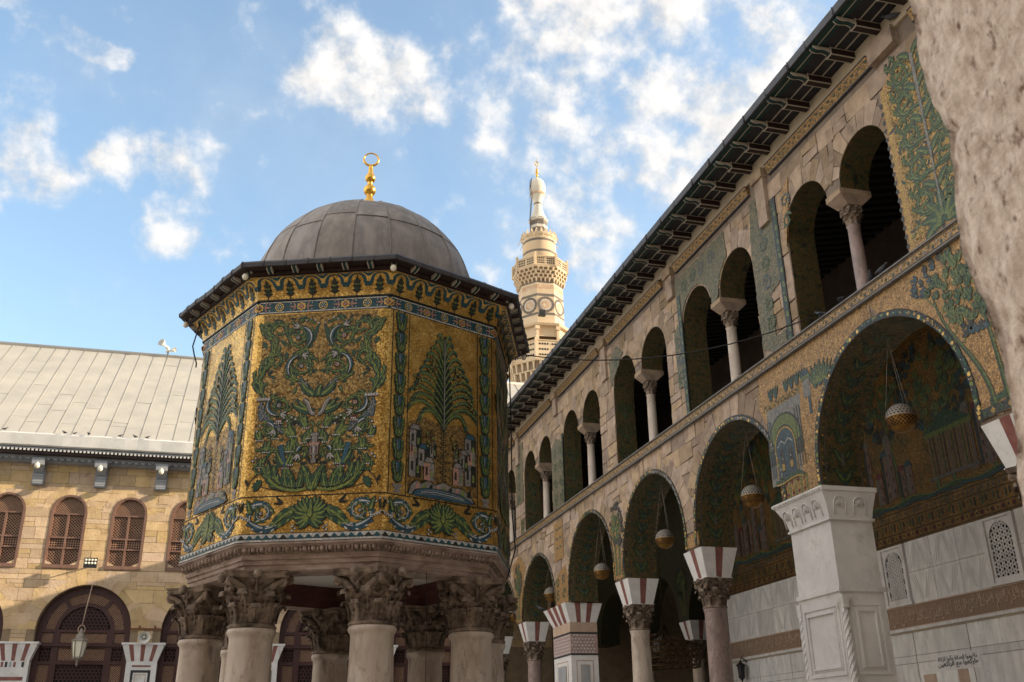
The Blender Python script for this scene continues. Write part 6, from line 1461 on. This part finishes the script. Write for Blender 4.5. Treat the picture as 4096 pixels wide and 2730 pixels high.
# slender upper shaft and bulb
q=MB(); zz=[46.9,47.4,47.75,48.35,48.7,49.0]
oct_(q,[(.92,46.9),(.90,47.3),(.89,47.62),(.875,48.2),(.87,48.5),(.86,49.0),(.98,49.1),(.98,49.25)],[1,0,1,0,1,0,0])
q.lathe([(.96,49.25),(.70,49.7),(.52,50.2),(.42,50.75),(.40,51.0),(.42,51.15),(.50,51.6),(.62,51.9),(.72,52.05)],(MX,MY),20,0,True,0,[0,0,0,0,1,0,0,0])
q.lathe([(.74,52.05),(.76,52.2),(.73,52.3)],(MX,MY),20,2,True)
q.lathe([(.72,52.3),(.78,52.6),(.80,52.9),(.77,53.3),(.66,53.65),(.45,53.9),(.2,54.03),(.05,54.06)],(MX,MY),20,0,True)
q.build('bulb_top',[MINW,MIND,MINR],mi)
q=MB(); q.lathe([(.12,54.0),(.07,54.2),(.05,54.3)]+[(.02+.13*math.sin(t),54.43-.13*math.cos(t)) for t in [.4+.3*i for i in range(8)]]+[(.05,54.6)]+[(.02+.15*math.sin(t),54.78-.14*math.cos(t)) for t in [.4+.3*i for i in range(8)]]+[(.05,54.95)]+[(.02+.12*math.sin(t),55.1-.11*math.cos(t)) for t in [.4+.3*i for i in range(8)]]+[(.04,55.3),(.03,55.6)],(MX,MY),14)
q.tube([(MX+.2*math.cos(t),MY,55.85+.22*math.sin(t)) for t in [-PI/2+.4+ (2*PI-.8)*i/18 - 0 for i in range(19)]],[.03+.03*math.cos(i/18*2*PI-PI)**2 for i in range(19)],6); q.tube([(MX,MY,55.5),(MX,MY,56.6)],.015,4)
q.build('finial',[BRASS],mi)
q=MB()   # iron ladder
for s_ in (-.16,.16): q.tube([(MX-.95+0,MY-.55+s_,47.2),(MX-.98,MY-.55+s_,49.4),(MX-.72,MY-.45+s_,51.6),(MX-.86,MY-.4+s_,52.6),(MX-.70,MY-.35+s_,53.8)],.03,4)
for k in range(26): q.tube([(MX-.96+ (0 if k<9 else .0),MY-.71,47.3+k*.24),(MX-.96,MY-.39,47.3+k*.24)],.02,4)
q.build('ladder',[IRON],mi)
q=MB(); q.box(MX-1.0,MX-.45,MY-2.72,MY-2.5,38.0,38.4,0); q.box(MX-1.05,MX-.4,MY-2.75,MY-2.3,37.86,37.95,0); q.build('floodlight',[IRON],mi)

# ================================================================== 5. FOREGROUND STONE PIER, ADDED SKY BLOCKERS
p=MB()
NX,NZ=26,150
def pier_pt(i,j):
    # face along the view (x=const) from beside the camera to a rounded far corner, then the end face
    z=7.4*j
    if i<.8: x=3.28; y=.9+(3.47-.9)*i/.8
    else: x=3.28+(i-.8)/.2*2.0; y=3.47
    k=max(0,1-abs(i-.8)/.025); x+=.012*k*(i<.8) ; y-=.012*k*(i>=.8)
    n=.022*mnoise.noise((x*1.3,y*1.3,z*1.1))+.018*mnoise.noise((x*3,y*3,z*2.6+9))+.016*mnoise.noise((x*9,y*9,z*7))+.010*mnoise.noise((x*19,y*19,z*15))
    e_=.035*mnoise.noise((0,3,z*1.3))+.045*mnoise.noise((5,1,z*4.7))+.030*mnoise.noise((5,7,z*13))
    ZS_=(0,2.38,3.09,3.41,3.85,4.44,4.79,5.37,7.5); YS_=(3.47,3.50,3.40,3.44,3.52,3.43,3.51,3.495,3.5)
    q=max(t for t in range(8) if ZS_[t]<=z); yy=YS_[q]+(YS_[q+1]-YS_[q])*(z-ZS_[q])/(ZS_[q+1]-ZS_[q])
    n-=.020*math.exp(-((z-(4.42+.42*(3.47-y))+.06*mnoise.noise((y*4,z*3,1)))/.035)**2)+.010*math.exp(-((z-(3.0-.25*(3.47-y))+.08*mnoise.noise((y*5,z*2,4)))/.03)**2)
    if i<.8: return (x-n,y+(yy-3.47+e_*.45)*max(0,(i-.55)/.25),z)
    return (x,y+(yy-3.47)+e_*.45+n*.3,z)
p.grid(pier_pt,150,260,0,True)
p.add([(3.3,.9,0),(5.28,.9,0),(5.28,3.4,0),(3.3,.9,7.4),(5.28,.9,7.4),(5.28,3.4,7.4)],[(0,1,4,3),(1,2,5,4)],0)
po=thing('portico','rough pinkish stone pier out of focus close to the camera at the right edge','portico',(3.3,2.,0))  # also parents the unseen walls and piers added to block sky
p.build('stone_pier',[PIER],po)
p=MB(); p.box(-78,9.8,-5.5,-4.5,0,13.2,0); p.build('rear_sky_blocker',[STONE],po)  # unseen wall behind the camera, added to block low northern sky
p=MB(); p.box(-78,9.8,2.7,3.38,8.2,13.2,0); p.build('upper_sky_blocker',[STONE],po)  # unseen wall overhead, added to darken the faces turned to the camera
for x in (-9.2,-18.4,-27.6):  # out-of-view piers, added as supports for the sky-blocking wall
    p=MB(); p.box(x-.5,x+.5,2.6,3.4,0,8.19,0); p.build('stone_pier',[PIER],po)

# ================================================================== 6. SMALL THINGS
def globe(i,y,z,label,x=10.45,top=None):
    g=thing('globe_lamp',label,'lamp',(x,y,z),'pierced brass globe lamps hanging in the arches')
    return g
gm=MB(); R=.25
gm.lathe([(R*math.sin(t),-R*math.cos(t)) for t in [.02+PI/2*.97*i/10 for i in range(11)]],(0,0),24,0)
gm.lathe([(R*math.sin(t),-R*math.cos(t)) for t in [PI/2*1.03+(PI/2*.90)*i/10 for i in range(11)]],(0,0),24,1)
gm.lathe([(R*1.0,-.012),(R*1.03,-.006),(R*1.03,.006),(R*1.0,.012)],(0,0),24,0)
for j in range(5):
    t=PI/2*.62+.13*j; n=22
    for k in range(n):
        a=2*PI*(k+.5*(j%2))/n; c=Vector((math.sin(t)*math.cos(a),math.sin(t)*math.sin(a),-math.cos(t)))
        e1=Vector((-math.sin(a),math.cos(a),0)); e2=c.cross(e1)
        gm.add([c*(R+.003)+e1*(.017*math.cos(b))+e2*(.017*math.sin(b)) for b in [PI/3*q for q in range(6)]],[range(6)],2)
for j in range(6):
    t=PI/2*1.12+.18*j; n=24
    for k in range(n):
        a=2*PI*(k+.5*(j%2))/n; c=Vector((math.sin(t)*math.cos(a),math.sin(t)*math.sin(a),-math.cos(t))); e1=Vector((-math.sin(a),math.cos(a),0)); e2=c.cross(e1); s_=.016*math.sin(t)+.004
        gm.add([c*(R+.003)+e1*(s_*math.cos(b))+e2*(s_*math.sin(b)) for b in [PI/2*q for q in range(4)]],[range(4)],2)
gme=gm.mesh('globe',[BRASSD,GRYBR:=M('dusty_brass',(.33,.30,.26),(.24,.21,.17),8,.6,.3),BLACK])
GL=[(13.24,6.56,8.05,'pierced brass globe lamp hanging in the nearest, largest arch, right of the panelled marble pillar'),(18.4,6.45,8.0,'brass globe lamp hanging in the arch just left of the panelled marble pillar'),(23.05,6.44,8.0,'brass globe lamp in the middle arch, between the two slender striped-cap columns'),(27.73,6.38,8.0,'brass globe lamp hanging in the arch right of the pillar with star-inlaid band'),(32.8,6.42,7.65,'half-hidden brass globe lamp just left above the striped cap of the star-inlaid pillar'),(37.55,6.3,7.6,'farthest brass globe lamp, peeking out behind the pavilion column capital')]
for y,z,zt,lb in GL:
    g=globe(0,y,z,lb); link('globe',gme,g)
    ch=MB(); 
    for k in range(3):
        a=2*PI*k/3+.5; ch.tube([(10.45+.25*math.cos(a),y+.25*math.sin(a),z),(10.45+.02*math.cos(a),y+.02*math.sin(a),z+(zt-z)*.86)],.0035,4)
    ch.tube([(10.45,y,z+(zt-z)*.86),(10.45,y,zt)],.007,4); ch.build('chain',[GRYBR],g)
# lantern in the hall arch
LX,LZ=-5.90,5.35; ly=YH-.35
ln=thing('hanging_lantern','white-glass hexagonal lantern on a rope in front of the arched door of the sunlit hall','lantern',(LX,ly,LZ))
q=MB(); q.tube([(LX,ly,LZ+.98),(LX+.05,ly,LZ+1.6),(LX+.12,ly+.3,8.0)],.022,5); q.tube([(LX+.13*math.cos(t),ly,LZ+.86+.17*math.sin(t)) for t in [2*PI*i/16 for i in range(17)]],.018,5); q.build('rope',[TAN],ln)
q=MB(); q.lathe([(.02,LZ+.90),(.07,LZ+.82),(.09,LZ+.72),(.17,LZ+.62),(.19,LZ+.52),(.30,LZ+.46),(.33,LZ+.41),(.30,LZ+.40)],(LX,ly),6,0,False)
for k in range(6):
    a=PI/3*k; q.tube([(LX+.285*math.cos(a),ly+.285*math.sin(a),LZ+.40),(LX+.19*math.cos(a),ly+.19*math.sin(a),LZ-.22)],.022,4)
q.lathe([(.21,LZ-.20),(.20,LZ-.26),(.08,LZ-.32),(.03,LZ-.42),(.05,LZ-.48),(.01,LZ-.56)],(LX,ly),6,0,False); q.build('frame',[GRYBR],ln)
q=MB(); q.lathe([(.27,LZ+.40),(.175,LZ-.21)],(LX,ly),6,0,False); q.build('glass',[BULB],ln)
# loudspeakers
def horn(m,base,dirv,L_,r,mat=0):
    d=Vector(dirv).normalized(); P=[Vector(base)+d*(L_*t) for t in [i/10 for i in range(11)]]; m.tube(P,[.05+(r-.05)*(i/10)**1.9 for i in range(11)],16,mat,True,False); m.tube([P[6],P[9]],.05,10,mat); m.tube([P[10]-d*.01,P[10]+d*.02],r*1.02,16,mat,True,False)
    m.tube([P[0]-d*.16,P[0]],.09,10,mat)
sp=thing('loudspeaker','pair of white horn loudspeakers standing on the ridge of the pale hall roof','loudspeaker',(-4.75,50.9,21.0))
q=MB(); horn(q,(-4.75,50.8,21.42),(-.55,-.7,.25),.42,.20); horn(q,(-4.6,50.9,21.25),(.8,-.5,.05),.34,.14); q.build('horn',[WHTP],sp)
q=MB(); q.tube([(-4.65,50.9,20.95),(-4.65,50.9,21.4)],.04,6); q.build('mast',[GREYP],sp)
sp=thing('loudspeaker','single beige horn loudspeaker under a rusty bar on the stone pier between two hall arches','loudspeaker',(-3.5,43.9,6.0))
q=MB(); horn(q,(-3.5,YH-.12,5.97),(.04,-1,-.12),.36,.24); q.build('horn',[WHTP],sp)
q=MB(); q.box(-4.08,-2.86,YH-.09,YH-.03,6.26,6.32,0)
for x in (-3.75,-3.15): q.box(x-.03,x+.03,YH-.08,YH-.02,6.32,6.42,0)
q.tube([(-3.5,YH-.06,6.28),(-3.5,YH-.12,6.0)],.02,5); q.build('bar',[RUST],sp)
fl=thing('floodlight','black eight-lens floodlight fixed on the hall wall between two lattice windows','floodlight',(-5.9,43.7,8.75))
q=MB(); q.box(-6.16,-5.66,YH-.62,YH-.50,8.62,9.02,0); q.tube([(-5.9,YH-.5,8.8),(-5.9,YH-.05,8.78)],.03,6); q.build('housing',[IRON],fl)
q=MB()
for i in range(4):
    for j in range(2): x,z=-6.09+i*.12,8.80+j*.13; q.lathe([(.05,0),(.045,.012),(.001,.016)],(0,0),10,0); k=len(q.v)-30; q.v[k:]=[(x+a,YH-.621-c,z+b) for a,b,c in q.v[k:]]
q.build('lens',[BULB],fl)
# wall lantern inside the gallery
wl=thing('wall_lantern','small black iron lantern on the pale marble wall beside the pink column','lantern',(15.6,29.2,3.7))
q=MB(); q.lathe([(.01,4.02),(.03,3.98),(.05,3.94),(.16,3.86),(.17,3.83),(.13,3.82),(.11,3.52),(.13,3.50),(.06,3.44),(.02,3.36),(.01,3.34)],(15.55,29.3),6,0,False); q.tube([(15.55,29.3,3.98),(15.6,29.3,4.1),(15.79,29.3,3.95)],.02,5); q.build('lantern_body',[IRON],wl)
# basket chandelier deep in the vestibule
BX,BY=13.4,30.2
bk_=thing('basket_chandelier','dim bell-shaped openwork metal chandelier hanging in the shadow behind the middle columns','chandelier',(BX,BY,4.2))
q=MB()
for k in range(26):
    a=2*PI*k/26; q.tube([(BX+(r*math.cos(a+tw)),BY+(r*math.sin(a+tw)),z) for r,tw,z in ((.07,0,5.15),(.16,.05,4.92),(.42,.1,4.74),(.90,.2,4.58),(1.10,.35,4.40),(1.14,.6,4.12),(1.08,.8,3.85))],.018,4); q.tube([(BX+(r*math.cos(a-tw)),BY+(r*math.sin(a-tw)),z) for r,tw,z in ((.90,.2,4.58),(1.10,.35,4.40),(1.14,.6,4.12),(1.08,.8,3.85))],.016,4)
for z,r in ((4.58,.9),(4.4,1.10),(4.24,1.13),(4.08,1.14),(3.85,1.08)): q.tube([(BX+r*math.cos(t),BY+r*math.sin(t),z) for t in [2*PI*i/28 for i in range(29)]],.028,5)
q.tube([(BX,BY,5.2),(BX,BY,8.3)],.015,4); q.build('basket',[BSKT],bk_)
# cables
def cable(pts,r,label):
    m=MB(); m.tube(pts,r,5); o=m.build('cable',[CABLE]); return tag(o,label,'cable')
def sag(a,b,s,n=16): return [(a[0]+(b[0]-a[0])*t,a[1]+(b[1]-a[1])*t,a[2]+(b[2]-a[2])*t-4*s*t*(1-t)) for t in [i/n for i in range(n+1)]]
cable(sag((4.72,16.02,8.27),(9.90,14.2,8.86),.42),.012,'thin black cable sagging from the pavilion eave across to the arcade string course')
cable([(4.25,15.55,8.22),(4.29,15.5,7.9),(4.31,15.5,6.5),(4.30,15.5,5.2),(4.36,15.55,4.6),(4.25,15.6,4.2),(4.1,15.7,3.85)],.012,'loose black cable hanging straight down beside the right edge of the pavilion')
cable([(-.98,15.68,8.25),(-1.02,15.66,8.0),(-1.06,15.64,7.75),(-1.02,15.63,7.6),(-.97,15.62,7.45),(-.97,15.62,7.38)],.012,'short loose wire dangling from the left corner of the pavilion eave')
cable([(2.55,13.75,3.9),(2.56,13.74,3.2),(2.56,13.74,1.2)],.004,'hair-thin wire hanging straight down between the pavilion columns')
# pigeons
pg=MB(); prof_=[(-.17,.0,.012,.010),(-.13,.01,.035,.018),(-.07,.02,.055,.045),(0,.035,.062,.062),(.06,.055,.052,.058),(.095,.085,.034,.036),(.115,.115,.027,.028),(.135,.13,.028,.028),(.155,.130,.018,.018),(.175,.122,.005,.006)]
n=12; vs=[]
for x,z,ry,rz_ in prof_:
    for j in range(n): a=2*PI*j/n; vs.append((x,ry*math.cos(a),z+.06+rz_*math.sin(a)))
pg.add(vs,[(i*n+j,i*n+(j+1)%n,(i+1)*n+(j+1)%n,(i+1)*n+j) for i in range(len(prof_)-1) for j in range(n)]+[range(n-1,-1,-1),range((len(prof_)-1)*n,len(prof_)*n)],0,True)
pg.tube([(.02,.02,.05),(.025,.022,0)],.006,4); pg.tube([(.02,-.02,.05),(.025,-.022,0)],.006,4)
pgm=pg.mesh('pigeon',[PIGE])
for x,y,z,rz,s_,lb,gp in ((9.93,14.28,8.80,1.9,1,'leftmost grey pigeon on the arcade ledge, where the cable meets the stone','pigeons on the arcade ledge'),(9.93,13.62,8.80,.6,1,'pigeon perched upright on the arcade ledge, second from the cable end','pigeons on the arcade ledge'),(9.93,12.72,8.80,-2.2,1,'pigeon at the foot of the small column in the nearest upper arch','pigeons on the arcade ledge'),(9.93,12.42,8.80,-1.2,1,'pigeon just right of the small column in the nearest upper arch','pigeons on the arcade ledge'),
        (9.86,10.95,12.86,2.0,1.25,'dark pigeon on the cornice under the eave, beside the foreground pier','pigeons on the arcade ledge'),(9.80,31.95,5.74,2.6,1.2,'grey pigeon on the far corner of the striped cap of the star-inlaid pillar','pigeons on the arcade ledge'),
        (-9.9,42.86,14.04,.3,1.2,'first dark bird from the left on the white hall gutter','birds on the hall gutter'),(-7.6,42.86,14.04,2.7,1.2,'second bird from the left on the white hall gutter','birds on the hall gutter'),(-7.2,42.86,14.04,.5,1.0,'small third bird from the left on the white hall gutter','birds on the hall gutter'),(-6.65,42.86,14.04,2.2,1.3,'fourth and largest bird on the white hall gutter','birds on the hall gutter'),(-5.4,42.86,14.04,.2,1.1,'fifth bird from the left on the white hall gutter','birds on the hall gutter'),(-4.8,42.86,14.04,2.9,1.2,'sixth bird from the left on the white hall gutter','birds on the hall gutter'),(-4.3,42.86,14.04,.4,1.2,'rightmost bird on the white hall gutter, nearest the pavilion','birds on the hall gutter')):
    o=link('pigeon',pgm,None,(x,y,z),rz); o.scale=(s_*(.78 if y<40 else .62),)*3; tag(o,lb,'pigeon',gp)

# ================================================================== 7. GROUND
m=MB(); m.add([(-400,-300,0),(400,-300,0),(400,500,0),(-400,500,0)],[(0,1,2,3)],0)
tag(m.build('courtyard_floor',[FLOOR]),kind='structure')
